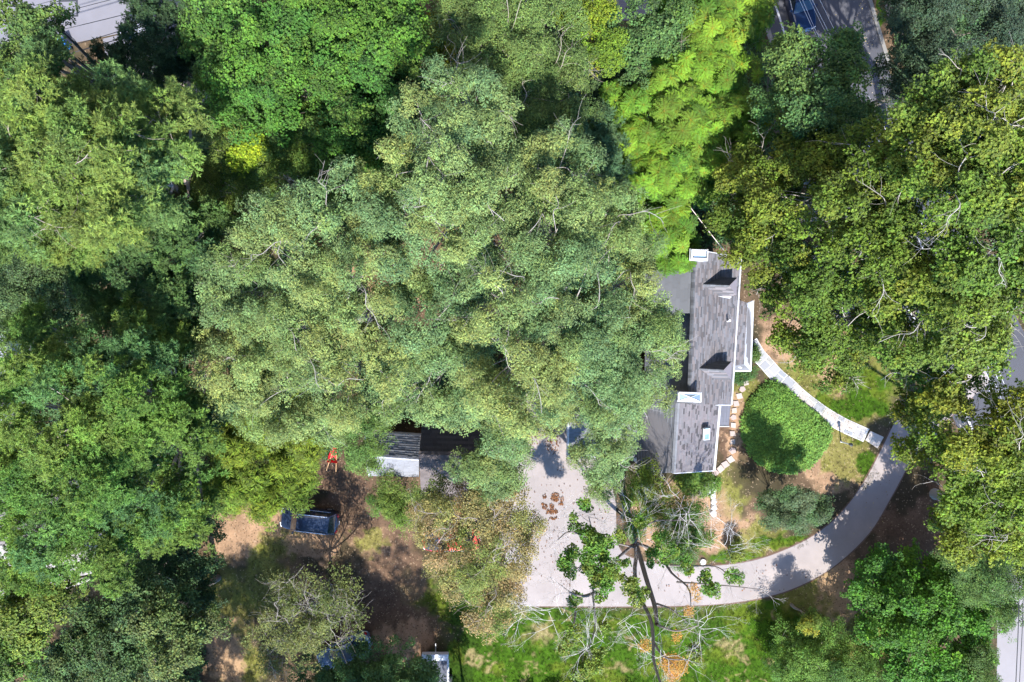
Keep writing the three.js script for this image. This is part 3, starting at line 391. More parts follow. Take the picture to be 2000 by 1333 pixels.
class Leaves { // gathers sprays of one species, then becomes one or more instanced crowns
  constructor(sp) { this.sp = sp; this.list = sp.geo.map(() => []); }
  add(p, up, size, col) { const k = Math.floor(rnd() * this.list.length); Q.setFromUnitVectors(UP, up); Q2.setFromAxisAngle(UP, rr(0, 6.2832)); Q.multiply(Q2); MX.compose(p, Q, SC.setScalar(size)); this.list[k].push(MX.toArray(), col); }
  build(parent, name = 'crown') { this.list.forEach((l, k) => { const n = l.length / 2; if (!n) return; const m = new THREE.InstancedMesh(this.sp.geo[k], this.sp.m, n); for (let i = 0; i < n; i++) { m.setMatrixAt(i, MX.fromArray(l[2 * i])); m.setColorAt(i, CO.setRGB(...l[2 * i + 1])); } m.name = name; m.castShadow = m.receiveShadow = true; m.userData.kind = 'stuff'; parent.add(m); }); }
}
const tint = (pal, j = 0.16) => { const a = pal[Math.floor(rnd() * pal.length)], b = pal[Math.floor(rnd() * pal.length)], t = rnd(), v = rr(1 - j, 1 + j); return a.map((x, i) => mix(x, b[i], t) * v); };
function bend(a, b, k, n = 5) { const m = a.clone().lerp(b, 0.5).add(rdir().multiplyScalar(a.distanceTo(b) * k)); return new THREE.QuadraticBezierCurve3(a, m, b).getPoints(n); }
let sprays = 0;
// blobs: [px, py, radius in photo pixels, height of its top]; the tree stands under their middle unless o.base gives the pixel of its foot on the ground
function tree(name, label, kind, blobs, o = {}) {
  const sp = { ...SP[kind], ...o }, B = blobs.map(([x, y, r, h]) => { const R = r * K * (H - h + 1) * 1.06; return { c: at(x, y, h - R * sp.vr * 0.6), R, h }; });
  const foot = o.base ? at(...o.base) : B.reduce((a, b) => a.add(b.c), V(0, 0, 0)).multiplyScalar(1 / B.length).setY(0);
  const t = thing(name, label, o.category ?? 'tree', foot, 0, o.group), leaves = new Leaves(SP[kind]), hMin = Math.min(...B.map((b) => b.h)), hMax = Math.max(...B.map((b) => b.h));
  const fork = V(rr(-0.3, 0.3), hMax * (o.shrub ? 0.12 : 0.4), rr(-0.3, 0.3)), r0 = o.shrub ? 0.06 : clamp(hMax * 0.018, 0.1, 0.36), trunk = new Soup();
  trunk.tube([V(0, -0.2, 0), V(0, 0.3, 0), ...bend(V(0, 0.6, 0), fork, 0.05, 3)], r0 * 1.35, r0 * 0.8, 9);
  part('trunk', trunk.build(false), sp.barkM, t);
  for (const b of B) {
    const c = b.c.clone().sub(foot), limb = new Soup(), base = c.clone().setY(Math.max(c.y - b.R * sp.vr * 0.6, fork.y * 0.8)), lp = bend(fork, base, 0.12, 6); limb.tube(lp, r0 * 0.42, r0 * 0.18, 6);
    const N = Math.max(3, Math.round(sp.dens * Math.pow(b.R / sp.rl, 2))), bt = tint(sp.pal, 0.06);
    for (let i = 0; i < N; i++) {
      const inner = rnd() < 0.28, y = inner ? rr(-0.5, 0.3) : rr(-0.1, 1), a = rr(0, 6.2832), q = Math.sqrt(Math.max(0, 1 - y * y)), f = (inner ? rr(0.35, 0.8) : rr(0.78, 1.06)) * (b.R - sp.rl * 0.45);
      const lc = V(c.x + Math.cos(a) * q * f, c.y + y * f * sp.vr + rr(-sp.jit, sp.jit), c.z + Math.sin(a) * q * f); if (lc.y < 0.15) lc.y = 0.15;
      const on = lp[3 + Math.floor(rnd() * 3.99)], bp = bend(on, lc, 0.14, 3); if (i % 3 < 2) limb.tube(bp, r0 * 0.1 + 0.012, 0.01, 4);
      for (let k = 0; i % 3 < 2 && k < sp.twig; k++) { const d = rdir(); d.y = Math.abs(d.y) * 0.7; const e = lc.clone().addScaledVector(d, sp.rl * rr(0.7, 1.25)); limb.tube(bend(lc, e, 0.15, 2), sp.tw ?? 0.02, 0.007, 3); }
      if (o.bare && rnd() < o.bare) continue;
      const lt = rnd() < 0.35 ? tint(sp.pal) : bt, rl = sp.rl * rr(0.65, 1.25), ns = sp.ns * rl / sp.rl * rl / sp.rl;
      const shoots = []; for (let k = 0; k < 7; k++) { const d = rdir(); d.y = d.y * 0.5 + 0.15; shoots.push(d.normalize().multiplyScalar(rl * rr(0.9, 2.0))); }
      for (let s = 0; s < ns; s++) {
        const n = rdir(); n.y = n.y < -0.25 ? -n.y : n.y; const w = rr(0.6, 1.08) * rl, p = V(lc.x + n.x * w, lc.y + n.y * w * 0.65, lc.z + n.z * w); if (rnd() < 0.5) { const d = shoots[s % 7]; n.copy(d).normalize(); p.copy(lc).addScaledVector(d, rr(0.45, 1)).add(rdir().multiplyScalar(rl * 0.12)); }
        const v = rr(0.62, 1.35), u = n.clone().multiplyScalar(0.75).add(UP).add(rdir().multiplyScalar(0.35)).normalize();
        leaves.add(p, u, rr(sp.sz[0], sp.sz[1]) * (o.size ?? 1), [lt[0] * v * rr(0.93, 1.07), lt[1] * v, lt[2] * v]); sprays++;
      }
    }
    for (let k = 0; sp.bough && k < sp.bough - 0.5 + rnd(); k++) { // boughs that show along the top of the crown
      const a = rr(0, 6.2832), q = [], sp0 = V(c.x + rr(-0.3, 0.3) * b.R, c.y + b.R * sp.vr * 0.55, c.z + rr(-0.3, 0.3) * b.R); q.push(lp[5], sp0); for (let j = 1; j <= 4; j++) { const f = j / 4 * b.R * 0.95, h = Math.sqrt(Math.max(0, 1 - (j / 4) ** 2)); q.push(V(sp0.x + Math.cos(a) * f + rr(-0.25, 0.25), c.y + b.R * sp.vr * (0.15 + 0.72 * h) + rr(-0.25, 0.3), sp0.z + Math.sin(a) * f + rr(-0.25, 0.25))); }
      const line = smooth(q, 14); limb.tube(line, sp.br, 0.012, 5); for (let j = 4; j < 14; j++) if (rnd() < 0.65) { const t = a + rr(-1.3, 1.3), d = V(Math.cos(t), rr(-0.3, 0.35), Math.sin(t)); limb.tube(bend(line[j], line[j].clone().addScaledVector(d, rr(0.3, 1.4)), 0.25, 3), sp.br * 0.4, 0.005, 3); }
    }
    part('limb', limb.build(false), sp.barkM, t);
  }
  leaves.build(t); return t;
}
// ------------------------------------------------------------------ the trees, each with its own crown
const gO = { group: 'tall pale oaks over the middle of the plot' };
tree('oak_tree', 'tall pale grey-green oak left of the middle, crown reaching towards the pines', 'oak', [[560, 470, 100, 21], [645, 415, 80, 21.5], [480, 570, 75, 19], [470, 700, 90, 18], [600, 640, 105, 20], [560, 770, 105, 17], [690, 540, 90, 22], [690, 720, 105, 20], [540, 400, 50, 20], [480, 500, 60, 19], [640, 790, 70, 16]], gO);
tree('oak_tree', 'pale oak whose narrow leafy top reaches furthest up the picture, above the middle', 'oak', [[815, 535, 46, 18.5], [830, 235, 62, 22], [915, 205, 75, 22], [870, 325, 95, 23], [775, 350, 70, 21], [950, 300, 62, 21], [800, 440, 95, 22], [740, 430, 60, 20], [880, 420, 80, 22.5], [900, 160, 40, 21], [970, 220, 35, 20.5]], gO);
tree('oak_tree', 'largest pale oak of the middle, its right side hanging over the long house roof', 'oak', [[1080, 325, 80, 20], [960, 420, 85, 22], [1080, 445, 105, 22], [1180, 430, 90, 20], [1225, 550, 95, 19], [1000, 560, 105, 22.5], [1125, 590, 110, 22], [1250, 660, 88, 18.5], [860, 630, 100, 20], [1000, 710, 120, 22], [1130, 735, 110, 20], [860, 725, 92, 18.5], [1210, 760, 85, 17], [1290, 690, 45, 17], [772, 768, 60, 16.5], [960, 800, 90, 18]], gO);
tree('oak_tree', 'pale-leaved lower oak standing between the brown barn and the drive', 'oak', [[968, 868, 66, 14], [945, 925, 54, 13], [1000, 905, 56, 13], [1060, 790, 55, 14], [915, 912, 32, 11.5]]);
tree('oak_tree', 'pale-leaved oak covering the garage roof at the top of the drive', 'oak', [[1195, 835, 58, 14], [1240, 792, 40, 14], [1165, 772, 45, 14.5], [1190, 900, 46, 12], [1140, 895, 28, 10], [1213, 876, 34, 12], [1180, 945, 32, 10]], { bare: 0.32 });
tree('maple_tree', 'broad bright green maple with a dense even crown, left of the top middle', 'maple', [[430, 60, 80, 16], [530, 100, 100, 17], [640, 70, 105, 17], [740, 60, 85, 17], [600, 180, 105, 16], [720, 180, 105, 16], [500, 190, 80, 15], [790, 110, 55, 16], [680, 265, 80, 14], [430, 130, 60, 15], [720, 290, 60, 13], [440, -20, 70, 15], [580, -10, 100, 16], [740, -20, 90, 16]]);
tree('small_leaved_tree', 'olive green fine-leaved tree with a yellow spray, between the left pines and the maple', 'olive', [[470, 270, 75, 12.5], [560, 270, 80, 12], [420, 380, 65, 12], [510, 340, 70, 12], [620, 320, 65, 11], [440, 450, 55, 12], [570, 215, 60, 12.5], [650, 350, 55, 10]]);
tree('yellow_shrub', 'small bright yellow-green shrub amid the olive trees right of the upper left pine', 'shrub', [[480, 300, 26, 13], [495, 285, 18, 13]], { pal: [[0.27, 0.34, 0.015], [0.2, 0.3, 0.015]], size: 1.5 });
tree('yew_tree', 'wide olive green needle tree with thin pale twigs, top middle of the picture', 'olive', [[900, 55, 75, 16], [985, 55, 82, 17], [1060, 45, 68, 16], [960, 140, 68, 16], [1075, 130, 68, 15.5], [1015, 195, 78, 15.5], [1100, 200, 54, 15], [920, -20, 70, 16], [1030, -20, 70, 16], [980, 230, 50, 14], [1120, 110, 45, 14.5]], { pal: [[0.115, 0.18, 0.04], [0.135, 0.195, 0.045], [0.09, 0.15, 0.034]], bough: 1.4, br: 0.018 });
tree('yellow_shrub', 'golden yellow patch of leaves between the bright maple and the olive needle tree', 'shrub', [[845, 45, 24, 14], [860, 90, 26, 13], [875, 115, 20, 12.5]], { pal: [[0.3, 0.27, 0.012], [0.2, 0.24, 0.012]], size: 1.5 });
tree('lime_tree', 'lime green small-leaved tree between the olive needle tree and the top sumacs', 'shrub', [[1165, 70, 50, 13.5], [1190, 110, 45, 13], [1135, 20, 40, 13], [1180, 30, 35, 13]], { pal: [[0.17, 0.25, 0.012], [0.13, 0.22, 0.014], [0.23, 0.27, 0.014]], rl: 0.7, dens: 1.2, size: 1.4, vr: 0.5 });
tree('scrubby_tree', 'mid green tree with dead grey branches at the top edge, beside the paved yard', 'maple', [[1225, 50, 55, 13], [1300, 40, 60, 13], [1250, 105, 50, 12], [1330, 90, 35, 11.5]], { twig: 5, bark: [0.42, 0.38, 0.34], bare: 0.2, pal: [[0.09, 0.17, 0.03], [0.075, 0.145, 0.035]] });
const gS = { group: 'sumacs with long compound leaves' };
tree('sumac_tree', 'yellow-green sumac at the top edge, nearest the blue car', 'sumac', [[1400, 45, 62, 12.5], [1450, 20, 50, 12], [1370, 110, 60, 12], [1420, 130, 45, 11.5], [1350, 60, 40, 11], [1480, 50, 28, 11], [1320, 20, 40, 11.5], [1340, 110, 40, 11.5]], gS);
tree('sumac_tree', 'largest yellow-green sumac, its starry leaf rosettes right above the service wire', 'sumac', [[1290, 230, 80, 12.5], [1380, 200, 80, 12], [1225, 215, 50, 11.5], [1415, 270, 75, 12], [1300, 320, 75, 12], [1380, 330, 55, 11], [1240, 290, 50, 11], [1450, 200, 40, 11], [1250, 360, 44, 10], [1340, 270, 70, 12], [1460, 250, 40, 11], [1460, 300, 40, 11], [1330, 150, 50, 11.5], [1190, 245, 30, 11], [1420, 330, 40, 10.5]], gS);
tree('sumac_tree', 'small green sumac beside the white chimney at the upper end of the house', 'sumac', [[1305, 440, 42, 10], [1310, 500, 38, 9], [1270, 400, 40, 9.5], [1330, 470, 22, 8]], { ...gS, pal: [[0.1, 0.21, 0.012], [0.075, 0.18, 0.014], [0.13, 0.22, 0.014]] });
tree('cedar_tree', 'bluish green cedar in a hollow above the middle, left of the sumacs', 'spruce', [[1105, 230, 46, 14.5], [1135, 270, 46, 14], [1080, 270, 42, 13.5], [1165, 310, 46, 13], [1180, 260, 40, 12.5], [1195, 340, 36, 12]], { pal: [[0.07, 0.145, 0.06], [0.09, 0.165, 0.065]] });
tree('dark_tree', 'dark green undergrowth tree deep between the olive needle tree and the sumacs', 'dark', [[1200, 155, 50, 11], [1170, 225, 50, 10.5], [1235, 150, 42, 11], [1190, 190, 40, 11]]);
tree('blue_green_maple', 'blue-green maple with lobed outline beside the road and the blue car', 'bluemaple', [[1560, 120, 55, 16], [1620, 130, 60, 16.5], [1530, 190, 55, 15], [1600, 215, 78, 17], [1665, 225, 45, 15], [1640, 90, 30, 15.5], [1510, 120, 40, 14.5], [1650, 160, 40, 16], [1570, 270, 50, 14]]);
tree('dark_tree', 'large very dark green tree in the upper right corner', 'dark', [[1800, 60, 75, 14], [1890, 55, 90, 15.5], [1960, 120, 80, 15], [1850, 140, 75, 14], [1770, 135, 45, 12.5], [1980, 20, 70, 15], [1790, -10, 60, 14], [1960, 210, 60, 13], [1740, 180, 35, 10]], { pal: [[0.04, 0.08, 0.035], [0.05, 0.09, 0.04], [0.06, 0.095, 0.05]] });
tree('sycamore_tree', 'tall yellow-green sycamore in the upper right, pale limbs over the road', 'sycamore', [[1870, 175, 60, 24], [1940, 190, 65, 24], [1820, 260, 75, 23], [1900, 285, 85, 25], [1980, 270, 70, 25], [1780, 320, 70, 22], [1870, 370, 85, 25], [1960, 370, 85, 25], [1760, 240, 25, 20], [2030, 330, 60, 24], [1730, 440, 55, 18], [1880, 140, 30, 23.5], [1940, 150, 30, 23.5], [1920, 230, 50, 22], [1840, 330, 60, 21], [1920, 330, 60, 22]], { bare: 0.05, base: [1740, 350] });
tree('sycamore_tree', 'broad sycamore on the right between the house and the road, green inside and yellow above', 'sycamore', [[1590, 300, 80, 16.5], [1500, 330, 62, 14.5], [1440, 420, 58, 13.5], [1540, 410, 95, 17], [1680, 320, 70, 17.5], [1680, 410, 100, 21], [1490, 500, 55, 15], [1600, 520, 95, 18], [1720, 520, 90, 21], [1560, 620, 65, 15], [1650, 630, 85, 17], [1500, 560, 40, 13], [1640, 720, 45, 12.5], [1560, 690, 35, 11], [1440, 350, 45, 14]], { base: [1690, 455], pal: [[0.105, 0.17, 0.013], [0.13, 0.185, 0.013], [0.09, 0.155, 0.013], [0.17, 0.205, 0.018]] });
tree('sycamore_tree', 'sycamore at the right edge with bare white boughs, below the upper right sycamore', 'sycamore', [[1830, 500, 80, 23], [1930, 500, 80, 24], [1800, 610, 85, 21], [1900, 620, 75, 23], [1990, 560, 60, 23], [1780, 700, 70, 18], [1870, 740, 75, 20], [1960, 620, 45, 22], [1870, 560, 60, 20], [1900, 660, 60, 20.5], [1820, 540, 60, 20], [1960, 560, 50, 22], [1760, 600, 60, 18], [1990, 480, 50, 22]], { bare: 0.08, base: [1760, 520] });
tree('sycamore_tree', 'sycamore lowest of those along the right edge, overhanging the bend of the drive', 'sycamore', [[1900, 820, 85, 21], [1970, 860, 75, 22], [1820, 810, 45, 17], [1920, 930, 85, 19], [1985, 970, 60, 19], [1870, 950, 50, 16], [1900, 1020, 70, 15], [1970, 1040, 60, 16], [1770, 800, 22, 14], [1780, 870, 24, 12], [1850, 1000, 35, 13], [1840, 880, 40, 14], [1960, 920, 60, 18], [1930, 980, 60, 15]], { bare: 0.05, base: [1826, 965], pal: [[0.125, 0.195, 0.011], [0.155, 0.205, 0.013], [0.105, 0.175, 0.013], [0.19, 0.215, 0.015]] });
tree('leafy_maple', 'lush deep green maple in tiers at the lower right, beside the curve of the drive', 'lush', [[1720, 1116, 52, 4.6], [1805, 1126, 58, 4.8], [1695, 1180, 52, 4.6], [1770, 1195, 80, 6.4], [1850, 1190, 75, 6.6], [1800, 1270, 75, 6], [1870, 1260, 55, 6], [1920, 1200, 45, 6], [1735, 1250, 50, 4.8], [1850, 1136, 46, 5], [1850, 1310, 50, 5]]);
tree('dogwood_tree', 'dark green bushy tree with a yellow tuft at the bottom, left of the lush maple', 'olive', [[1560, 1260, 55, 3.4], [1610, 1285, 60, 3.8], [1540, 1320, 50, 3.4], [1660, 1310, 60, 4], [1720, 1330, 50, 4], [1600, 1340, 60, 4], [1640, 1250, 28, 2.6]], { pal: [[0.1, 0.2, 0.026], [0.12, 0.22, 0.03], [0.08, 0.17, 0.028]] });
tree('yellow_shrub', 'yellow flowering tuft at the upper edge of the bottom right bushy tree', 'shrub', [[1588, 1212, 10, 3.8], [1578, 1222, 8, 3.6]], { pal: [[0.34, 0.27, 0.02], [0.15, 0.2, 0.02], [0.12, 0.19, 0.02]], size: 0.9 });
tree('roadside_tree', 'thin mid green tree between the lush maple and the pale lower right road', 'olive', [[1930, 1110, 55, 9], [1880, 1090, 40, 8], [1970, 1130, 45, 9], [1960, 1190, 30, 8], [1890, 1140, 30, 7.5], [1920, 1300, 35, 7], [1890, 1340, 40, 6.5]], { pal: [[0.08, 0.15, 0.03], [0.1, 0.17, 0.03]] });
// left side
const gP = { group: 'tall pines along the left side' };
tree('pine_tree', 'upper of the two large pines on the left, with yellow-green tufts', 'pine', [[60, 195, 85, 21], [100, 300, 110, 23], [225, 265, 85, 22.5], [315, 250, 65, 21], [195, 370, 120, 23.5], [325, 360, 62, 20.5], [50, 410, 95, 22.5], [300, 430, 60, 18], [150, 470, 70, 18], [360, 210, 35, 19], [345, 290, 40, 20.5], [20, 290, 60, 22], [250, 190, 40, 20], [150, 200, 50, 21], [20, 250, 50, 20], [20, 370, 60, 21], [260, 340, 60, 21], [40, 470, 60, 20], [240, 450, 60, 18], [120, 220, 50, 20], [-20, 180, 50, 20], [-20, 430, 50, 20]], gP);
tree('pine_tree', 'lower of the two large pines on the left, greener, over the beige neighbour roof', 'spruce', [[60, 710, 80, 21], [160, 720, 60, 20], [250, 700, 75, 21], [120, 800, 115, 22.5], [250, 800, 100, 22], [340, 860, 70, 19], [150, 930, 115, 21.5], [290, 950, 95, 19], [50, 900, 60, 20], [90, 1050, 85, 19], [220, 1050, 90, 18.5], [345, 1020, 55, 15], [370, 930, 40, 17], [270, 620, 30, 17], [330, 660, 35, 17], [10, 780, 60, 20], [200, 870, 70, 20], [190, 780, 60, 20], [20, 980, 55, 18], [150, 1000, 60, 18], [290, 870, 60, 18.5], [330, 780, 45, 18], [90, 640, 45, 19], [-30, 860, 60, 20], [270, 1010, 50, 16.5], [390, 990, 30, 13]], gP);
tree('pine_tree', 'smaller bluish green pine in the gap between the two large left pines', 'spruce', [[255, 540, 48, 17], [300, 600, 52, 17], [350, 550, 48, 18], [380, 500, 48, 18], [320, 655, 44, 16], [230, 600, 44, 15], [400, 440, 38, 17], [395, 570, 44, 17], [405, 650, 44, 16], [370, 620, 44, 17], [270, 480, 48, 17], [195, 530, 44, 15.5], [395, 740, 40, 15], [405, 820, 40, 14], [310, 530, 40, 16.5]], { base: [430, 590], pal: [[0.085, 0.165, 0.04], [0.1, 0.18, 0.038], [0.07, 0.145, 0.046]] });
tree('dark_tree', 'dark glossy small-leaved tree at the left edge between the two large pines', 'dark', [[60, 540, 68, 14], [130, 580, 68, 14], [40, 610, 58, 13], [190, 600, 54, 13.5], [120, 500, 62, 13], [20, 550, 54, 13], [80, 625, 54, 12], [150, 640, 44, 12], [0, 640, 44, 10]], { pal: [[0.08, 0.135, 0.038], [0.065, 0.115, 0.034], [0.1, 0.155, 0.046]], spec: 1 });
tree('street_tree', 'thin leafy tree in the upper left corner in front of the grey paved yard', 'maple', [[55, 45, 16, 17], [28, 72, 20, 17], [88, 75, 24, 18], [108, 112, 26, 19], [15, 110, 20, 18], [95, 40, 10, 17], [3, 20, 12, 16], [70, 105, 18, 18]], { bare: 0.25, twig: 2, pal: [[0.085, 0.15, 0.03], [0.11, 0.17, 0.03]] });
tree('dark_conifer', 'dark green spreading conifer beside the paved yard at the upper left', 'spruce', [[290, 40, 45, 15], [320, 90, 45, 15], [272, 122, 34, 13], [275, 88, 28, 13], [345, 130, 40, 13], [310, 150, 45, 12], [278, 5, 18, 14], [340, 20, 35, 15], [218, 114, 12, 12.5], [375, 200, 35, 10]], { pal: [[0.04, 0.085, 0.03], [0.05, 0.1, 0.03]], bare: 0.25, twig: 3 });
tree('feathery_tree', 'bright green tree with long narrow leaves above the parked dark van', 'blade', [[470, 840, 62, 12], [550, 860, 70, 12], [500, 930, 70, 11.5], [578, 892, 40, 10], [440, 930, 45, 10.5], [560, 950, 42, 9.5], [598, 826, 36, 10.5], [520, 980, 30, 9], [590, 932, 22, 7], [460, 960, 35, 9]]);
tree('small_leaved_tree', 'glossy leafy tree beside the red wheelbarrow, covering the left end of the grey shed', 'olive', [[702, 848, 42, 8.5], [722, 864, 28, 7], [672, 806, 26, 9], [700, 890, 26, 6.5], [742, 836, 28, 8], [718, 900, 18, 5.5]], { pal: [[0.09, 0.165, 0.03], [0.12, 0.185, 0.03], [0.07, 0.14, 0.03]] });
tree('shrub', 'round bright green shrub directly below the grey shed', 'olive', [[765, 972, 34, 3.6], [790, 990, 30, 3.8], [750, 988, 28, 3.4], [775, 1008, 24, 3.4], [800, 972, 26, 3.6]], { shrub: true, category: 'shrub', pal: [[0.12, 0.2, 0.025], [0.15, 0.2, 0.03], [0.09, 0.175, 0.025]] });
tree('autumn_tree', 'tan and brown-leaved half-bare tree over the red car, left of the drive', 'autumn', [[880, 1000, 50, 12.5], [950, 1010, 55, 13], [1000, 990, 45, 12.5], [870, 1060, 50, 12], [940, 1080, 60, 13], [1000, 1070, 50, 13], [890, 1110, 45, 11.5], [960, 1140, 50, 12], [1000, 1180, 32, 11], [830, 985, 34, 11], [950, 1200, 34, 10.5], [1040, 1030, 22, 11.5], [840, 1020, 24, 9], [1000, 1130, 40, 11], [960, 1180, 40, 10.5], [860, 990, 40, 10], [920, 970, 40, 10]], { bare: 0.16 });
tree('sparse_tree', 'thin grey-green tree with many bare twigs, over the grey-blue car at the bottom left', 'sparse', [[610, 1180, 60, 7.5], [560, 1210, 50, 7], [660, 1200, 48, 7], [600, 1250, 55, 7], [540, 1270, 40, 6], [670, 1150, 36, 6.5], [560, 1140, 36, 6.5], [640, 1250, 36, 6], [520, 1240, 34, 6], [690, 1190, 28, 6]], { bare: 0.25 });
tree('scrubby_tree', 'yellowish green tree in the lower left, over the beige roof end', 'maple', [[50, 1140, 62, 14], [100, 1160, 50, 13.5], [20, 1200, 55, 14], [60, 1230, 60, 13], [40, 1290, 60, 13]], { twig: 3, bare: 0.1, pal: [[0.12, 0.19, 0.02], [0.15, 0.2, 0.025], [0.09, 0.16, 0.025]] });
tree('scrubby_tree', 'mixed green bushy tree at the bottom left with grey twigs on its right side', 'bluemaple', [[190, 1220, 62, 12], [280, 1200, 62, 12.5], [330, 1250, 60, 12.5], [250, 1290, 70, 12.5], [160, 1290, 55, 11.5], [350, 1180, 45, 11.5], [310, 1320, 50, 12], [380, 1210, 35, 10.5]], { twig: 3, bark: [0.36, 0.33, 0.31], pal: [[0.08, 0.14, 0.035], [0.11, 0.16, 0.035], [0.13, 0.15, 0.045], [0.06, 0.12, 0.035]] });
tree('dark_tree', 'dark green broad tree between the lower left pine and the bushy bottom left tree', 'dark', [[300, 1120, 55, 9.5], [370, 1090, 45, 9], [240, 1150, 50, 9], [390, 1150, 34, 8.5], [400, 1040, 32, 7]], { pal: [[0.055, 0.11, 0.03], [0.07, 0.13, 0.03], [0.045, 0.09, 0.03]], twig: 2, base: [350, 1095] });
tree('shrub_thicket', 'shaded dark green thicket along the bottom edge beside the white trailer', 'dark', [[730, 1310, 55, 4.2], [790, 1310, 50, 4.2], [670, 1310, 50, 4], [610, 1330, 50, 4], [830, 1300, 30, 3.6], [760, 1340, 60, 4.4], [840, 1330, 30, 3.4], [690, 1350, 60, 4]], { shrub: true, category: 'shrub', pal: [[0.06, 0.13, 0.03], [0.075, 0.15, 0.035]] });
// shrubs in the garden
const sh = (label, blobs, o = {}) => tree('shrub', label, 'shrub', blobs, { shrub: true, category: 'shrub', ...o });
sh('rounded grey-green shrub between the leafy mound and the curve of the drive', [[1520, 985, 30, 5], [1560, 975, 28, 5.4], [1590, 990, 26, 4.6], [1545, 1010, 30, 5.2], [1580, 1020, 22, 4], [1510, 1010, 20, 4], [1535, 965, 20, 5.6], [1500, 975, 18, 4.4]], { pal: [[0.085, 0.15, 0.05], [0.12, 0.16, 0.075], [0.07, 0.13, 0.04]] });
sh('glossy bright green shrub along the lower gable of the house', [[1335, 936, 20, 2.5], [1360, 938, 22, 2.6], [1385, 938, 18, 2.3], [1370, 955, 20, 2.2], [1350, 950, 18, 2.3]], { pal: [[0.1, 0.2, 0.025], [0.13, 0.22, 0.035]], spec: 1 });
sh('small dark green shrub below the porch roof', [[1450, 733, 13, 1.3], [1438, 733, 9, 1.2], [1462, 730, 8, 1.1]], { pal: [[0.05, 0.12, 0.025], [0.07, 0.14, 0.03]] });
sh('tiny green shrub between the porch and the flagstone path', [[1471, 690, 9, 0.9], [1474, 696, 6, 0.7]]);
sh('low yellow-green shrub beside the drive, right of the bare tree', [[1437, 1072, 11, 1.2], [1444, 1080, 10, 1.1], [1432, 1084, 8, 1]], { pal: [[0.17, 0.2, 0.025], [0.12, 0.17, 0.02]] });
tree('small_tree', 'yellow-green leafy tree at the lower left corner of the house, beside the drive', 'olive', [[1258, 935, 30, 6], [1280, 960, 34, 5.5], [1250, 975, 28, 5], [1300, 985, 32, 5], [1330, 975, 26, 4.5], [1270, 1000, 28, 4.6]], { base: [1270, 975], pal: [[0.12, 0.2, 0.02], [0.09, 0.165, 0.02], [0.16, 0.21, 0.02]], bare: 0.15, twig: 2 });
tree('small_tree', 'small vine-covered tree in the planting bed between the drive and the garden shrubs', 'olive', [[1330, 1030, 30, 6], [1360, 1010, 28, 5.6], [1300, 1050, 28, 6], [1350, 1060, 30, 6], [1320, 1085, 26, 6], [1240, 1035, 22, 5], [1375, 1040, 20, 5]], { base: [1300, 1010], pal: [[0.06, 0.14, 0.02], [0.08, 0.17, 0.02], [0.11, 0.18, 0.02]], bare: 0.1 });
// trees that stand beyond the bottom edge and shade the lawn there
tree('broad_tree', 'tree standing below the picture that shades the parked cars', 'dark', [[190, 1900, 110, 17], [300, 1960, 110, 18], [110, 1950, 100, 16], [305, 1720, 120, 10], [220, 1740, 100, 10], [400, 1760, 110, 9], [130, 1880, 130, 15], [60, 1760, 110, 11], [-40, 1900, 120, 16]], { bare: 0.3 });
tree('broad_tree', 'tree standing below the picture that shades the rough lawn', 'dark', [[530, 1880, 110, 17], [640, 1950, 100, 18], [450, 1960, 100, 18], [560, 1720, 120, 10], [660, 1740, 100, 10], [740, 1700, 80, 8], [480, 1760, 90, 9], [360, 1880, 140, 17], [700, 1850, 120, 15], [780, 1740, 70, 9], [430, 2050, 130, 20], [600, 2080, 130, 20], [720, 1980, 120, 19], [790, 1860, 80, 15], [860, 1760, 60, 10]], { bare: 0.3 });
tree('cypress_tree', 'narrow tree standing below the picture that shades the lawn edge', 'dark', [[898, 1560, 32, 9.5], [897, 1520, 30, 8], [896, 1490, 26, 6.5]], {});
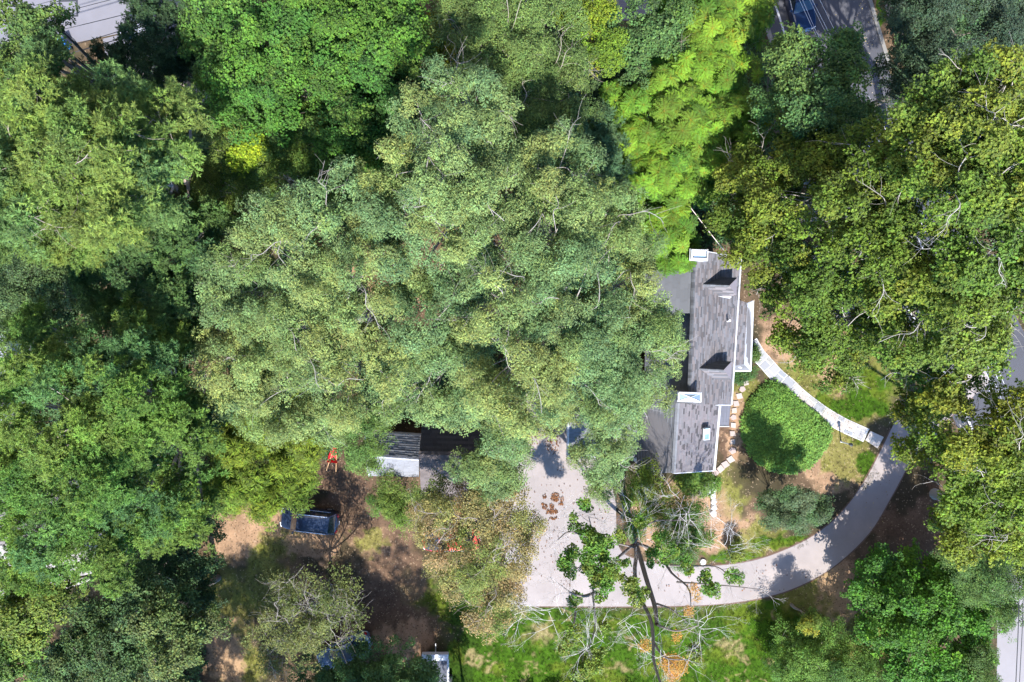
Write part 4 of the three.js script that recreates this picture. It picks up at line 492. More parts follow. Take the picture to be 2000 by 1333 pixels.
// ------------------------------------------------------------------ the half-dead tree over the drive
{
  const t = thing('dying_tree', 'half-dead tree with bare pale twigs and a few green clumps leaning over the drive', 'tree', at(1238, 1058)); const o = t.position, bark = M(0.15, 0.125, 0.11, 0.9), pale = M(0.5, 0.47, 0.44, 0.85);
  const P = (x, y, h) => at(x, y, h).sub(o), L = new Leaves(SP.lush), D = new Leaves(SP.autumn);
  const grow = (S, a, d, len, r, depth) => { // bare forking twigs
    const b = a.clone().addScaledVector(d, len), m = a.clone().lerp(b, 0.5).add(rdir().multiplyScalar(len * 0.1)); S.tube(new THREE.QuadraticBezierCurve3(a, m, b).getPoints(3), r, r * 0.65, depth > 2 ? 5 : 3); if (!depth) return;
    const n = rnd() < 0.35 ? 3 : 2; for (let i = 0; i < n; i++) { const e = d.clone().multiplyScalar(1.05).add(rdir().multiplyScalar(0.62)).add(V(0, 0.08, 0)).normalize(); grow(S, b, e, len * rr(0.6, 0.85), r * 0.62, depth - 1); }
  };
  const trunkS = new Soup(), main = smooth([P(1238, 1058, -0.2), P(1246, 1075, 3), P(1262, 1130, 8), P(1280, 1190, 12), P(1283, 1220, 13.5)], 16), main2 = smooth([P(1238, 1058, -0.1), P(1243, 1080, 2.6), P(1240, 1120, 6.5), P(1250, 1165, 10), P(1272, 1215, 13.2), P(1276, 1250, 14.5), P(1277, 1290, 16), P(1290, 1335, 18)], 24);
  trunkS.tube(main, 0.21, 0.12, 9); trunkS.tube(main2, 0.17, 0.07, 8); part('trunk', trunkS.build(false), bark, t);
  const limbs = [
    [[1240, 1062, 1.5], [1205, 1092, 4], [1172, 1120, 7], [1158, 1155, 9.5], [1163, 1220, 12.5], [1150, 1270, 14.5]], [[1160, 1160, 9.5], [1140, 1165, 10.5], [1118, 1160, 11.5], [1090, 1140, 12.5]],
    [[1240, 1060, 2], [1285, 1080, 5], [1312, 1120, 8], [1345, 1150, 10], [1350, 1190, 12]], [[1322, 1138, 8.6], [1380, 1142, 10], [1440, 1147, 11.5], [1500, 1154, 12.5]], [[1310, 1105, 7], [1350, 1106, 8.5], [1400, 1108, 10], [1425, 1125, 11]],
    [[1283, 1180, 11.5], [1310, 1190, 12.5], [1335, 1210, 13.5]], [[1285, 1222, 13.5], [1320, 1233, 14.5], [1365, 1222, 15.5]], [[1240, 1070, 3], [1195, 1060, 6], [1165, 1055, 8.5], [1150, 1010, 10]], [[1238, 1060, 2], [1225, 1020, 5], [1215, 985, 8]], [[1240, 1060, 3], [1275, 1020, 6], [1330, 1015, 9], [1345, 1000, 10]],
    [[1205, 1092, 4.2], [1150, 1100, 8], [1120, 1115, 9]], [[1276, 1255, 14.6], [1300, 1285, 16], [1345, 1290, 17]], [[1165, 1055, 8.5], [1110, 1040, 10], [1090, 1055, 11]], [[1125, 1195, 11.5], [1118, 1225, 12.5], [1100, 1240, 13]],
  ];
  const twigsAt = [];
  limbs.forEach((l, i) => { const S = new Soup(), c = smooth(l.map((q) => P(...q)), 14); S.tube(c, i < 3 ? 0.14 : 0.08, 0.025, 6); part('limb', S.build(false), bark, t); c.forEach((p, k) => { if (k > 5 && rnd() < 0.5) twigsAt.push([p, c[Math.min(k + 1, 13)].clone().sub(c[k - 1]).normalize()]); }); twigsAt.push([c[14] ?? c[13], V(0, 0.4, 0).add(rdir().multiplyScalar(0.6)).normalize()]); });
  const tw = new Soup(), tw2 = new Soup();
  for (const [p, d] of twigsAt) grow(tw2, p, d.clone().add(rdir().multiplyScalar(0.9)).normalize(), rr(0.45, 0.8), 0.018, 4);
  const fans = [[1090, 1210, 12, 1.5], [1065, 1200, 12, 1.4], [1125, 1225, 12, 1.3], [1215, 1225, 13, 1.3], [1255, 1225, 13, 1.2], [1375, 1225, 15.5, 1.4], [1180, 1250, 13, 1.3], [1150, 1260, 14, 1.2], [1255, 1035, 7, 1.4], [1240, 1010, 7, 1.4], [1225, 985, 8, 1.5], [1330, 1000, 9, 1.4], [1345, 1015, 10, 1.4], [1270, 1060, 7, 1.3], [1395, 1060, 10, 1.3], [1290, 1280, 16, 1.2], [1280, 1250, 14, 1.2], [1330, 965, 9, 1.3], [1185, 1080, 9, 1.2], [1160, 1065, 9, 1.2], [1415, 1035, 9, 1.3], [1420, 1070, 10, 1.2], [1015, 1200, 12, 1], [1100, 1000, 9, 1.1], [1085, 1065, 10, 1.1], [1200, 1000, 7, 1.2]];
  for (const [x, y, h, len] of fans) for (let k = 0; k < 5; k++) { const d = rdir(); d.y = d.y * 0.35 + 0.15; grow(tw, P(x + rr(-12, 12), y + rr(-12, 12), h), d.normalize(), len * rr(0.5, 0.85), 0.013, 4); }
  part('bare_twigs', tw.build(false), pale, t, 'stuff'); part('twigs', tw2.build(false), M(0.3, 0.27, 0.24, 0.9), t, 'stuff');
  const clump = (leaves, x, y, r, h, pal, n, size) => { const c = P(x, y, h), R = r * K * (H - h); for (let i = 0; i < n; i++) { const q = rdir(), w = R * Math.cbrt(rr(0.1, 1)), col = tint(pal, 0.2); leaves.add(V(c.x + q.x * w, c.y + q.y * w * 0.6, c.z + q.z * w), V(0, 1, 0).add(rdir().multiplyScalar(0.6)).normalize(), size * rr(0.8, 1.2), col); } };
  const gr = [[0.075, 0.19, 0.02], [0.1, 0.22, 0.022], [0.15, 0.22, 0.02]], yl = [[0.16, 0.22, 0.02], [0.2, 0.23, 0.03], [0.11, 0.2, 0.02]], or = [[0.55, 0.26, 0.05], [0.48, 0.25, 0.06], [0.36, 0.26, 0.05]];
  for (const [x, y, r] of [[1141, 985, 9], [1148, 992, 7], [1125, 1030, 11], [1140, 1040, 12], [1120, 1010, 6], [1160, 1060, 20], [1185, 1060, 14], [1105, 1100, 14], [1120, 1080, 12], [1115, 1118, 10], [1150, 1090, 16], [1180, 1120, 18], [1200, 1105, 14], [1170, 1140, 12], [1220, 1100, 8], [1125, 1170, 11], [1115, 1180, 8], [1170, 1165, 9], [1380, 1130, 11], [1390, 1152, 13], [1378, 1145, 9], [1430, 1125, 12], [1445, 1130, 9], [1340, 1095, 10], [1345, 1115, 6], [1300, 1090, 12], [1310, 1075, 12], [1270, 1105, 6], [1150, 1045, 14], [1175, 1085, 15], [1195, 1125, 15], [1150, 1110, 14], [1185, 1145, 10], [1110, 1085, 10], [1280, 1080, 12], [1330, 1060, 12], [1250, 1020, 10], [1290, 1050, 12]]) clump(L, x, y, r, rr(8.5, 11), gr, Math.round(r * r * 0.1), 0.72);
  for (const [x, y, r] of [[1230, 1150, 12], [1245, 1170, 14], [1255, 1160, 10], [1150, 1115, 8], [1215, 1130, 6], [1360, 1270, 14], [1120, 1250, 14], [1100, 1270, 12], [1150, 1290, 18], [1140, 1310, 16], [1180, 1230, 12], [1170, 1280, 12], [1210, 1050, 10], [1125, 1235, 14], [1110, 1255, 12], [1160, 1300, 16], [1130, 1320, 14], [1355, 1285, 12], [1235, 1140, 10], [1195, 1120, 12], [1160, 1130, 10]]) clump(L, x, y, r, rr(11, 14), yl, Math.round(r * r * 0.11), 0.65);
  for (const [x, y, r] of [[1310, 1295, 16], [1325, 1300, 16], [1315, 1320, 14], [1260, 1260, 9], [1322, 1245, 5], [1345, 1195, 8], [1355, 1150, 7], [1362, 1165, 5]]) clump(D, x, y, r, rr(12, 15), or, Math.round(r * r * 0.2), 0.7);
  L.build(t, 'leaves'); D.build(t, 'leaves');
}
// ------------------------------------------------------------------ planting, grass, fallen leaves
{
  const t = thing('planting_mound', 'round mound of dense bright green foliage between the stepping stones and the flagstone path', 'plant bed', at(1536, 830)); const L = new Leaves(SP.mound), c = t.position;
  const core = new THREE.SphereGeometry(1, 40, 14, 0, 6.2832, 0, Math.PI / 2), p = core.attributes.position; const edge = smooth(G([[1508, 741], [1482, 762], [1460, 790], [1450, 820], [1451, 850], [1462, 880], [1484, 905], [1515, 920], [1550, 922], [1585, 905], [1612, 872], [1621, 842], [1606, 822], [1580, 802], [1555, 782], [1530, 758]]), 120, true).map((q) => [Math.atan2(q.z - t.position.z, q.x - t.position.x), Math.hypot(q.z - t.position.z, q.x - t.position.x)]);
  const rad = (a) => { let b = 9, r = 3; for (const [ea, er] of edge) { const d = Math.abs(Math.atan2(Math.sin(ea - a), Math.cos(ea - a))); if (d < b) { b = d; r = er; } } return r * 0.97; };
  for (let i = 0; i < p.count; i++) { const a = Math.atan2(p.getZ(i), p.getX(i)), r = rad(a) * 0.95; p.setXYZ(i, p.getX(i) * r, Math.pow(Math.max(0, p.getY(i)), 0.6) * 0.4 - 0.05, p.getZ(i) * r); } core.computeVertexNormals();
  part('soil', core, M(0.06, 0.1, 0.02, 0.95), t);
  for (let i = 0; i < 1900; i++) { const a = rr(0, 6.2832), q = Math.sqrt(rnd()), r = rad(a) * q * 1.02, y = 0.5 * Math.pow(Math.max(0, 1 - q * q * 0.96), 0.32); const v = rr(0.6, 1.35) * (0.85 + 0.4 * fbm(Math.cos(a) * r * 0.9 + 50, Math.sin(a) * r * 0.9 + 50, 3)); L.add(V(Math.cos(a) * r, y + rr(-0.1, 0.12), Math.sin(a) * r), V(Math.cos(a) * q * 0.5, 1, Math.sin(a) * q * 0.5).add(rdir().multiplyScalar(0.25)).normalize(), rr(0.65, 1), [0.15 * v, 0.275 * v, 0.045 * v]); }
  L.build(t, 'foliage');
}
{ // grass: blades in tufts
  const S = new Soup(); for (let i = 0; i < 9; i++) { const p = V(rr(-0.09, 0.09), 0, rr(-0.09, 0.09)), d = V(rr(-0.7, 0.7), 1, rr(-0.7, 0.7)).normalize(); leaf(S, p, d, rdir(), rr(0.07, 0.13), 0.016, rr(0.75, 1.25), rr(-0.1, 0.12)); } const geo = S.build();
  const spots = []; for (let i = 0; i < 90000; i++) { const x = rr(-26, 32), z = rr(-3, 29), c = groundColour(x, z), px = x / (K * H) + 1000, py = z / (K * H) + 666; if (c[3] < 0.3 + 0.4 * rnd()) continue; if (px > 1000 && py > 745 && py < 1186 && (px < 1210 || py > 1090)) continue; spots.push([x, z, c]); }
  const m = new THREE.InstancedMesh(geo, leafM({ trans: 0.2, spec: 0 }), spots.length); spots.forEach(([x, z, c], i) => { Q.setFromAxisAngle(UP, rr(0, 6.28)); MX.compose(V(x, 0, z), Q, SC.setScalar(rr(0.6, 1.15))); m.setMatrixAt(i, MX); const v = rr(0.7, 1.15); m.setColorAt(i, CO.setRGB(c[0] * v, c[1] * v, c[2] * v)); });
  m.name = 'grass'; m.castShadow = m.receiveShadow = true; m.userData = { label: 'green grass of the lawns around the drive', category: 'grass', kind: 'stuff' }; scene.add(m);
}
{ // ivy and saplings on the shaded ground
  const L = new Leaves(SP.dark), t = thing('undergrowth', 'dark green undergrowth on the shaded ground between the trees', 'undergrowth'); delete t.userData.category; let n = 0;
  for (let i = 0; i < 60000 && n < 20000; i++) { const px = rr(-40, 2040), py = rr(-40, 1370); if (px > 1005 && py > 740 && (px < 1860 && py < 1345)) continue; if (px > 400 && px < 1010 && py > 890) continue; if (px > 1240 && px < 1480 && py > 480) continue; if (px > 700 && px < 1015 && py > 800) continue; if (px > 1430 && px < 1770 && py > 560) continue; const q = at(px, py), dr = roadLine.reduce((m, p) => Math.min(m, Math.hypot(p.x - q.x, p.z - q.z)), 99); if (dr < 5.4 || (px < 620 && py < 190 - px * 0.3) || (py < 60 && px > 1070 && px < 1480) || (px < 230 && py > 1000 && py < 1180)) continue; const f = fbm(q.x * 0.3, q.z * 0.3 + 40, 3); if (f < 0.36 || (px > 620 && px < 1010 && py > 440 && py < 700 && f < 0.55)) continue; q.y = rr(0.1, 0.4) + (f - 0.36) * 4 * rnd(); L.add(q, V(0, 1, 0).add(rdir().multiplyScalar(0.4)).normalize(), rr(0.9, 1.5), tint(SP.dark.pal, 0.3).map((x) => x * 1.7)); n++; }
  L.build(t, 'leaves'); t.userData.kind = 'stuff'; t.userData.category = 'undergrowth';
}
function litter(name, label, list, pal, size) { // fallen leaves: [px, py, rx, ry, count]
  const S = new Soup(); leaf(S, V(0, 0, -0.08), V(0, 0.15, 1).normalize(), V(0, 1, 0), 0.17, 0.13, 1, 0.1); leaf(S, V(0.02, 0.01, 0), V(1, 0.2, 0.3).normalize(), V(0, 1, 0), 0.12, 0.1, 0.8, 0); const pts = [];
  for (const [x, y, rx, ry, n] of list) for (let i = 0; i < n; i++) { const a = rr(0, 6.28), q = Math.sqrt(rnd()); pts.push(at(x + Math.cos(a) * q * rx, y + Math.sin(a) * q * ry)); }
  const m = new THREE.InstancedMesh(S.build(), leafM({ trans: 0.1, rough: 0.8 }), pts.length); pts.forEach((p, i) => { Q.setFromAxisAngle(UP, rr(0, 6.28)); p.y = rr(0.025, 0.09); MX.compose(p, Q, SC.setScalar(size * rr(0.6, 1.2))); m.setMatrixAt(i, MX); const c = pal[Math.floor(rnd() * pal.length)], v = rr(0.7, 1.25); m.setColorAt(i, CO.setRGB(c[0] * v, c[1] * v, c[2] * v)); });
  m.name = numbered(name); m.castShadow = m.receiveShadow = true; m.userData = { label, category: 'leaves', kind: 'stuff' }; scene.add(m);
}
litter('fallen_leaves', 'rust-brown fallen leaves in small heaps on the pale drive', [[1064, 970, 4, 5, 26], [1084, 972, 9, 9, 120], [1098, 976, 3, 6, 30], [1097, 985, 4, 4, 26], [1064, 990, 5, 6, 40], [1078, 990, 5, 5, 36], [1078, 1000, 12, 5, 110], [1080, 1013, 7, 3, 30], [1060, 985, 2, 2, 6], [1040, 850, 20, 20, 100], [1080, 860, 14, 30, 120], [1110, 1040, 90, 130, 160], [1300, 1140, 120, 30, 60], [1500, 1130, 90, 30, 30]], [[0.16, 0.07, 0.03], [0.1, 0.045, 0.02], [0.22, 0.1, 0.04]], 0.6);
litter('fallen_leaves', 'scattered pale fallen leaves on the soil and dry lawn', [[700, 1100, 150, 130, 500], [790, 1220, 90, 90, 200], [1640, 760, 130, 90, 160], [1640, 900, 70, 90, 120], [1350, 1040, 90, 60, 160], [1250, 1260, 330, 90, 420], [1760, 980, 80, 90, 80], [480, 1040, 80, 60, 160]], [[0.2, 0.15, 0.09], [0.22, 0.19, 0.13], [0.16, 0.1, 0.05], [0.1, 0.06, 0.03]], 0.42);
litter('fallen_leaves', 'yellow and pale leaves scattered on the road by the edge line', [[1690, 60, 18, 80, 60], [1720, 180, 20, 70, 60], [1660, 60, 40, 60, 14], [1680, 1010, 50, 60, 14]], [[0.4, 0.33, 0.12], [0.4, 0.36, 0.3]], 0.42);
// ------------------------------------------------------------------ cars
const glassM = new THREE.MeshPhysicalMaterial({ color: new THREE.Color().setRGB(0.02, 0.03, 0.035), roughness: 0.05, clearcoat: 1, clearcoatRoughness: 0.02 }), rubber = M(0.02, 0.02, 0.022, 0.9), alloy = M(0.5, 0.5, 0.52, 0.35, { metalness: 0.9 }), chrome = M(0.75, 0.76, 0.78, 0.25, { metalness: 0.8 }), lampM = M(0.75, 0.75, 0.72, 0.15), tailM = M(0.4, 0.02, 0.02, 0.2);
// front points to +x
function car(name, label, pos, turn, c) {
  const t = thing(name, label, 'car', pos, turn), { L, W, hood, belt, roof, ws, we, rs, re } = c, paint = new THREE.MeshPhysicalMaterial({ color: new THREE.Color().setRGB(...c.paint), roughness: 0.35, metalness: 0.35, clearcoat: 1, clearcoatRoughness: 0.08 });
  const nx = 40, nz = 18, pos3 = [], idx = [], half = (x) => { const k = Math.abs(x) / (L / 2); return W / 2 * Math.pow(Math.max(0, 1 - Math.pow(k, 7)), 0.28) * (x > 0 ? 1 - 0.08 * k * k : 1 - 0.04 * k * k); };
  const top = (x) => { const f = L / 2 - x, b = x + L / 2; let h = x > ws ? mix(hood * 0.86, hood, step(0, 1.1, f)) : mix(hood, belt, step(0, 0.8, ws - x)); if (x < re) h = mix(c.deck ?? belt, belt, step(0, 1, x - (re - 0.5))); return h * mix(0.72, 1, step(0, 0.22, f)) * mix(0.78, 1, step(0, 0.18, b)); };
  const prof = [[1.0, 0.28], [1.0, 0.5], [1.02, 0.78], [0.985, 0.93], [0.93, 0.985], [0.8, 1.0], [0.4, 1.012], [0, 1.02]]; const ring = [...prof.map(([a, b]) => [-a, b]), ...prof.slice(0, -1).reverse()], n = ring.length;
  for (let i = 0; i <= nx; i++) { const u = i / nx * 2 - 1, x = Math.sign(u) * (1 - Math.pow(1 - Math.abs(u), 1.6)) * L / 2 * 0.9995, w = half(x), h = top(x); for (const [a, b] of ring) pos3.push(x, b * h, a * w); }
  for (let i = 0; i < nx; i++) for (let j = 0; j < n - 1; j++) { const a = i * n + j, b = a + n; idx.push(a, a + 1, b, b, a + 1, b + 1); }
  const g = new THREE.BufferGeometry(); g.setAttribute('position', new THREE.Float32BufferAttribute(pos3, 3)); g.setIndex(idx); g.computeVertexNormals(); paint.side = THREE.DoubleSide; part('body', g, paint, t);
  if (c.hoodPaint) { const hp = []; for (let i = 0; i <= 8; i++) for (let j = 0; j <= 8; j++) { const x = mix(ws + 0.05, L / 2 - 0.15, i / 8), w = half(x) * 0.9 * (j / 4 - 1); hp.push(x, top(x) * (1.025 - 0.03 * Math.pow(Math.abs(j / 4 - 1), 4)), w); } const hi = []; for (let i = 0; i < 8; i++) for (let j = 0; j < 8; j++) { const a = i * 9 + j; hi.push(a, a + 1, a + 9, a + 9, a + 1, a + 10); } const hg = new THREE.BufferGeometry(); hg.setAttribute('position', new THREE.Float32BufferAttribute(hp, 3)); hg.setIndex(hi); hg.computeVertexNormals(); part('bonnet', hg, new THREE.MeshPhysicalMaterial({ color: new THREE.Color().setRGB(...c.hoodPaint), roughness: 0.25, clearcoat: 1, side: THREE.DoubleSide }), t); }
  const bw = W / 2 * 0.93, rw = W / 2 * 0.74, y0 = belt * 0.985, q = { fl: V(ws, y0, -bw), fr: V(ws, y0, bw), bl: V(re, y0, -bw), br: V(re, y0, bw), tfl: V(we, roof - 0.05, -rw), tfr: V(we, roof - 0.05, rw), tbl: V(rs, roof - 0.05, -rw), tbr: V(rs, roof - 0.05, rw) };
  const cab = new Soup(); cab.quad(q.fr, q.tfr, q.tfl, q.fl, [1, 1, 1]); cab.quad(q.bl, q.tbl, q.tbr, q.br, [1, 1, 1]); cab.quad(q.fl, q.tfl, q.tbl, q.bl, [1, 1, 1]); cab.quad(q.br, q.tbr, q.tfr, q.fr, [1, 1, 1]); part('cabin', cab.build(false), paint, t);
  const rp = [], ri = [], N = 10; for (let i = 0; i <= N; i++) for (let j = 0; j <= N; j++) { const u = i / N * 2 - 1, v = j / N * 2 - 1; rp.push(mix(rs - 0.04, we + 0.04, i / N), roof - 0.05 + 0.06 * (1 - Math.pow(Math.abs(u), 4)) * (1 - Math.pow(Math.abs(v), 4)), v * (rw + 0.02)); } for (let i = 0; i < N; i++) for (let j = 0; j < N; j++) { const a = i * (N + 1) + j; ri.push(a, a + 1, a + N + 1, a + N + 1, a + 1, a + N + 2); }
  const rg = new THREE.BufferGeometry(); rg.setAttribute('position', new THREE.Float32BufferAttribute(rp, 3)); rg.setIndex(ri); rg.computeVertexNormals(); const roofP = part('roof', rg, paint, t);
  const pane = (nm, a, b, cc, d, k = 0.07, kb = 0.09) => { const m = a.clone().add(b).add(cc).add(d).multiplyScalar(0.25), nr = b.clone().sub(a).cross(d.clone().sub(a)).normalize(); if (nr.dot(m.clone().sub(V((ws + re) / 2, belt, 0))) < 0) nr.negate(); const s = new Soup(), bi = (u, v) => lerp3(lerp3(a, d, u), lerp3(b, cc, u), v).addScaledVector(nr, 0.012); s.quad(bi(k, kb), bi(k, 1 - kb), bi(1 - k, 1 - kb), bi(1 - k, kb), [1, 1, 1]); glassM.side = THREE.DoubleSide; part(nm, s.build(false), glassM, t); };
  pane('windscreen', q.fl, q.tfl, q.tfr, q.fr, 0.06, 0.05); pane('rear_window', q.bl, q.tbl, q.tbr, q.br, 0.08, 0.1);
  for (const s of ['l', 'r']) { const f = q['f' + s], b = q['b' + s], tf = q['tf' + s], tb = q['tb' + s]; for (const [u0, u1] of [[0.02, 0.48], [0.52, 0.96]]) pane('side_window', lerp3(f, b, u0), lerp3(tf, tb, u0), lerp3(tf, tb, u1), lerp3(f, b, u1)); }
  for (const x of [L * 0.31, -L * 0.3]) for (const s of [-1, 1]) { const w = new THREE.CylinderGeometry(0.34, 0.34, 0.22, 20); w.rotateX(Math.PI / 2); const tyre = part('wheel', w, rubber, t); tyre.position.set(x, 0.34, s * (W / 2 - 0.1)); const rg2 = new THREE.CylinderGeometry(0.2, 0.2, 0.23, 14); rg2.rotateX(Math.PI / 2); part('rim', rg2, alloy, tyre); }
  for (const s of [-1, 1]) { part('headlight', box(0.16, 0.14, 0.36, L / 2 - 0.2, hood * 0.74, s * (W / 2 - 0.36), s * -0.35), lampM, t); part('tail_light', box(0.1, 0.2, 0.24, -L / 2 + 0.08, belt * 0.8, s * (W / 2 - 0.3), s * 0.3), tailM, t); part('mirror', box(0.12, 0.13, 0.2, ws - 0.25, belt + 0.04, s * (W / 2 + 0.1)), c.mirror ? chrome : paint, t); if (c.rails) part('roof_rail', [beam(V(rs + 0.1, roof + 0.05, s * rw * 0.97), V(we - 0.1, roof + 0.05, s * rw * 0.97), 0.06, 0.05)], chrome, t); part('sill_trim', [beam(V(-L * 0.36, belt * 0.99, s * (bw + 0.02)), V(ws - 0.3, belt * 0.99, s * (bw + 0.02)), 0.035, 0.03)], chrome, t); }
  part('number_plate', box(0.02, 0.12, 0.32, -L / 2 - 0.005, 0.55, 0), M(0.7, 0.7, 0.7, 0.5), t);
  part('underbody', box(L * 0.9, 0.14, W * 0.85, 0, 0.26, 0), rubber, t); part('seat', [box(0.5, 0.5, W * 0.7, (ws + re) / 2 + 0.3, belt - 0.15, 0), box(0.5, 0.5, W * 0.7, (ws + re) / 2 - 0.6, belt - 0.15, 0)], M(0.05, 0.05, 0.05, 0.9), t); return t;
}
car('minivan', 'black-blue minivan with roof rails parked on the bare soil, its left end under leaves', at(609, 1012), Math.PI + 0.115 - 0.23, { L: 4.75, W: 1.86, hood: 0.98, belt: 1.08, roof: 1.72, ws: 1.35, we: 0.72, rs: -1.75, re: -2.2, paint: [0.014, 0.026, 0.055], rails: true });
car('car', 'grey-blue car half hidden under the sparse tree at the bottom left', at(676, 1266), 0.45 + Math.PI, { L: 4.6, W: 1.8, hood: 0.9, belt: 0.98, roof: 1.45, ws: 0.95, we: 0.3, rs: -1.0, re: -1.7, paint: [0.13, 0.18, 0.26] });
car('car', 'dark blue car driving on the road at the top right', at(1556, 14), -Math.PI / 2 + 0.24, { L: 4.7, W: 1.85, hood: 0.92, belt: 1.0, roof: 1.5, ws: 0.85, we: 0.15, rs: -1.2, re: -1.95, paint: [0.005, 0.016, 0.05] });
car('car', 'red car with a dark front, almost covered by the tan autumn tree', at(882, 1050), Math.PI + 0.03, { L: 4.7, W: 1.8, hood: 0.92, belt: 1.0, roof: 1.45, ws: 0.9, we: 0.25, rs: -1.1, re: -1.8, paint: [0.6, 0.03, 0.03], hoodPaint: [0.04, 0.055, 0.1] });
car('car', 'silver car seen only through the leaves of the dark upper left conifer', at(268, 100), 1.2, { L: 4.5, W: 1.78, hood: 0.9, belt: 0.98, roof: 1.45, ws: 0.9, we: 0.25, rs: -1.1, re: -1.75, paint: [0.55, 0.58, 0.63] });
// ------------------------------------------------------------------ small things
{ // lamp post
  const t = thing('lamp_post', 'short white garden lamp post with a black lantern beside the flagstone path', 'lamp post', at(1643, 863)); part('post', [cyl(0.055, 0.045, 1.42, 0, 0, 0, 10), cyl(0.09, 0.07, 0.12, 0, 0, 0, 10)], M(0.65, 0.65, 0.65, 0.5), t);
  const l = part('lantern', [new THREE.CylinderGeometry(0.11, 0.08, 0.03, 6).translate(0, 1.43, 0), new THREE.ConeGeometry(0.15, 0.12, 6).translate(0, 1.76, 0), ...[0, 1, 2, 3, 4, 5].map((k) => cyl(0.01, 0.012, 0.26, Math.cos(k * 1.047) * 0.1, 1.44, Math.sin(k * 1.047) * 0.1, 5)), new THREE.SphereGeometry(0.025, 8, 6).translate(0, 1.84, 0)], M(0.02, 0.022, 0.025, 0.4), t); part('glass', new THREE.CylinderGeometry(0.085, 0.07, 0.25, 6, 1, true).translate(0, 1.57, 0), new THREE.MeshPhysicalMaterial({ transmission: 1, thickness: 0, roughness: 0.1, color: 0xffffff }), l);
}
{ // red wheelbarrow by the tree left of the shed
  const red = M(0.62, 0.02, 0.035, 0.4), t = thing('wheelbarrow', 'small red wheelbarrow under the tree edge left of the grey shed', 'wheelbarrow', at(655, 888), 1.45); t.scale.setScalar(1.3); const S = new Soup(), R = (y, a) => [V(0.5 * a, y, -0.16 * a), V(0.5 * a, y, 0.16 * a), V(-0.42 * a, y, 0.34 * a), V(-0.42 * a, y, -0.34 * a)], lo = R(0.36, 0.72), hi = R(0.62, 1);
  S.quad(lo[0], lo[1], lo[2], lo[3], [1, 1, 1]); for (let i = 0; i < 4; i++) { const j = (i + 1) % 4; S.quad(lo[i], lo[j], hi[j], hi[i], [1, 1, 1]); } red.side = THREE.DoubleSide; part('tray', S.build(false), red, t);
  const w = new THREE.TorusGeometry(0.16, 0.045, 8, 18); const wh = part('wheel', w, rubber, t); wh.position.set(0.66, 0.2, 0); part('hub', new THREE.CylinderGeometry(0.05, 0.05, 0.1, 8).rotateX(Math.PI / 2), alloy, wh);
  for (const s of [-1, 1]) { part('handle', [beam(V(0.64, 0.2, s * 0.07), V(-0.95, 0.6, s * 0.3), 0.045, 0.045)], M(0.5, 0.3, 0.15, 0.7), t); part('leg', [beam(V(-0.3, 0.44, s * 0.2), V(-0.38, 0, s * 0.24), 0.04, 0.04)], M(0.1, 0.1, 0.1, 0.5), t); }
  const b = thing('fuel_can', 'little red can with a white cap lying beside the red wheelbarrow', 'can', at(645, 882), 0.2); part('body', [box(0.2, 0.28, 0.42, 0, 0.15, 0), box(0.06, 0.1, 0.3, 0, 0.33, 0)], M(0.6, 0.03, 0.06, 0.4), b); part('cap', [cyl(0.08, 0.07, 0.1, 0, 0.28, 0.17, 12)], M(0.85, 0.85, 0.88, 0.4), b);
}
{ // open utility trailer with white rails
  const t = thing('trailer', 'open trailer with white rails and a dark floor at the bottom edge, beside the thicket', 'trailer', at(852, 1315)); const w = 2.1, l = 3.2; part('floor', box(w, 0.08, l, 0, 0.55, 0), M(0.035, 0.04, 0.06, 0.7), t);
  part('front_panel', box(w, 0.5, 0.5, 0, 0.78, -l / 2 - 0.1), M(0.5, 0.52, 0.55, 0.5), t); for (const s of [-1, 1]) { part('side_rail', [box(0.16, 0.1, l, s * w / 2, 1, 0), ...[-1, 0, 1].map((k) => box(0.07, 0.45, 0.07, s * w / 2, 0.77, k * l * 0.45))], whiteTrim, t); const tr = new THREE.CylinderGeometry(0.3, 0.3, 0.2, 16); tr.rotateZ(Math.PI / 2); const wh = part('wheel', tr, rubber, t); wh.position.set(s * (w / 2 + 0.16), 0.3, 0.3); part('rim', new THREE.CylinderGeometry(0.16, 0.16, 0.21, 12).rotateZ(Math.PI / 2), alloy, wh); } part('drawbar', [beam(V(0, 0.5, -l / 2), V(0, 0.5, -l / 2 - 1), 0.08, 0.08)], alloy, t);
}
{ // blue bin
  const t = thing('recycling_bin', 'blue wheeled bin by the edge of the paved yard at the upper left', 'bin', at(133, 93), 0.4); const b = new THREE.CylinderGeometry(0.42, 0.34, 0.95, 4, 1); b.rotateY(Math.PI / 4); b.translate(0, 0.55, 0); const m = M(0.02, 0.16, 0.55, 0.45); part('body', b, m, t); const lid = part('lid', [box(0.64, 0.05, 0.66, 0, 1.06, 0), box(0.5, 0.04, 0.5, 0, 1.1, 0)], M(0.04, 0.25, 0.7, 0.4), t); part('handle', [beam(V(-0.25, 1.05, 0.38), V(0.25, 1.05, 0.38), 0.04, 0.04)], m, lid); for (const s of [-1, 1]) { const w = part('wheel', new THREE.CylinderGeometry(0.11, 0.11, 0.06, 12).rotateZ(Math.PI / 2), rubber, t); w.position.set(s * 0.28, 0.11, 0.26); }
}
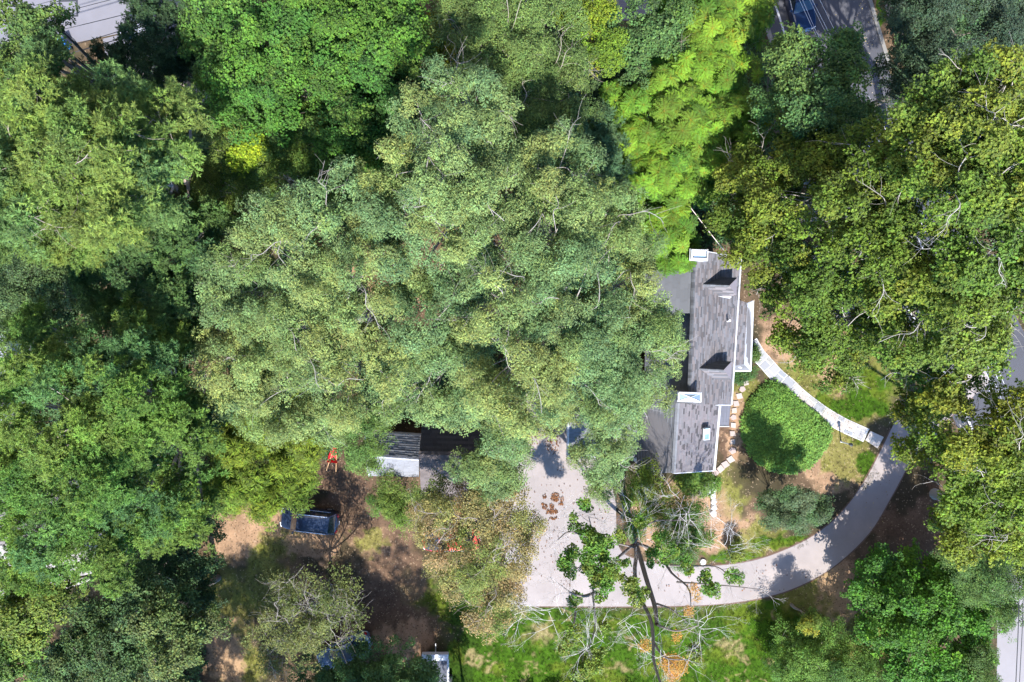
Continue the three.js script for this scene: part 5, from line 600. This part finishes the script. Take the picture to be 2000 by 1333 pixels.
{ // white stones that edge the bed at the lower corner of the house
  const w = thing('stone_edging', 'short row of rough white edging stones at the lower right corner of the house', 'stone edging', at(1393, 975)), m = M(0.45, 0.42, 0.38, 0.9); for (let i = 0; i < 6; i++) { const g = new THREE.IcosahedronGeometry(0.27, 1), p = g.attributes.position; for (let k = 0; k < p.count; k++) { const f = 0.8 + 0.35 * hash(Math.round(p.getX(k) * 90), Math.round(p.getZ(k) * 90) + i); p.setXYZ(k, p.getX(k) * f, p.getY(k) * f * 0.8, p.getZ(k) * f * 1.15); } g.computeVertexNormals(); const s = part('stone', g, m, w); s.position.set(rr(-0.06, 0.06), 0.12, -1.35 + i * 0.5); }
  const u = thing('meter_box', 'grey utility box on a slab under the shrub at the lower corner of the house', 'utility box', at(1378, 956)); part('case', [box(0.6, 0.5, 0.7, 0, 0.3, 0), box(0.66, 0.05, 0.76, 0, 0.57, 0)], M(0.36, 0.36, 0.4, 0.6), u); part('slab', box(0.9, 0.08, 1, 0, 0.03, 0), M(0.5, 0.48, 0.45, 0.9), u);
  const r = thing('round_stone', 'round pale stone at the inner edge of the drive below the bare tree', 'stone', at(1373, 1098)); const d = new THREE.CylinderGeometry(0.24, 0.27, 0.12, 18); d.translate(0, 0.07, 0); part('stone', d, M(0.45, 0.41, 0.36, 0.9), r); part('centre_hole', cyl(0.05, 0.05, 0.01, 0, 0.128, 0, 10), M(0.3, 0.26, 0.2, 0.9), r);
}
// wires: [label, category group, colour, points]
const cable = (name, label, m, r, pts, group) => { const c = new THREE.CatmullRomCurve3(pts); const o = part(numbered(name), new THREE.TubeGeometry(c, 60, r, 5), m, scene); o.userData = { label, category: 'wire' }; if (group) o.userData.group = group; return o; };
const darkW = M(0.02, 0.02, 0.022, 0.6), paleW = M(0.75, 0.75, 0.78, 0.4), tanW = M(0.45, 0.38, 0.33, 0.6);
const sag = (a, b, s) => { const m = a.clone().lerp(b, 0.5); m.y -= s; return [a, m, b]; };
cable('power_line', 'topmost thin dark wire over the paved yard in the upper left corner', darkW, 0.018, sag(at(-120, 60, 9.5), at(230, -36, 9.5), 0.1));
cable('power_line', 'dark wire crossing the square tar seam in the upper left', darkW, 0.018, sag(at(-120, 84, 9.3), at(420, -55, 9.3), 0.1));
cable('power_line', 'dark wire over the paved yard passing just below the square tar seam', darkW, 0.022, sag(at(-60, 101, 9), at(480, -32, 9), 0.1));
cable('power_line', 'lowest and thickest dark wire of the upper left, passing the blue bin', darkW, 0.03, sag(at(-40, 156, 8.5), at(480, 0, 8.5), 0.1));
cable('power_line', 'second lowest dark wire of the upper left, close above the thickest one', darkW, 0.022, sag(at(-40, 142, 8.8), at(480, -16, 8.8), 0.1));
[[1562, 1586, 52, 'leftmost pale wire above the dark blue car at the top right', 0.013], [1568, 1601, 75, 'second pale wire from the left above the dark blue car', 0.012], [1582, 1603, 43, 'middle pale wire at the top right, just off the right side of the blue car', 0.01], [1587, 1616, 57, 'second pale wire from the right of those above the road at the top', 0.013], [1602, 1627, 52, 'rightmost pale wire above the road at the top right', 0.012]].forEach(([x, x1, y1, l, r], i) => { const k = (x1 - x) / y1; cable('power_line', l, paleW, r, [at(x - k * 80, -80, 8.8), at(x, 0, 8.8), at(x1, y1, 8.8), at(1700 + i * 12, 290, 8.6), at(1820 + i * 9, 540, 8.5), at(1905 + i * 9, 700, 8.6), at(1985 + i * 7, 900, 8.7), at(2040 + i * 6, 1100, 8.8)]); });
cable('power_line', 'left one of the two dark wires over the pale road at the bottom right', darkW, 0.028, [at(1992, 1100, 9), at(1990, 1214, 9), at(1985, 1333, 9), at(1980, 1450, 9)]);
cable('power_line', 'right one of the two dark wires over the pale road at the bottom right', darkW, 0.022, [at(2001, 1100, 9), at(1998, 1214, 9), at(1992, 1333, 9), at(1986, 1450, 9)]);
cable('service_wire', 'pale service wire running from the sumacs to the upper corner of the house roof', tanW, 0.03, [at(1270, 303, 8.7), at(1299, 339, 8.4), at(1325, 374, 8), at(1387, 455, 7.1), at(1422, 499, 6.45)]);
scene.traverse((o) => { if (o.isMesh) { o.castShadow = true; o.receiveShadow = true; } });
console.log('sprays', sprays);
renderer.render(scene, camera);
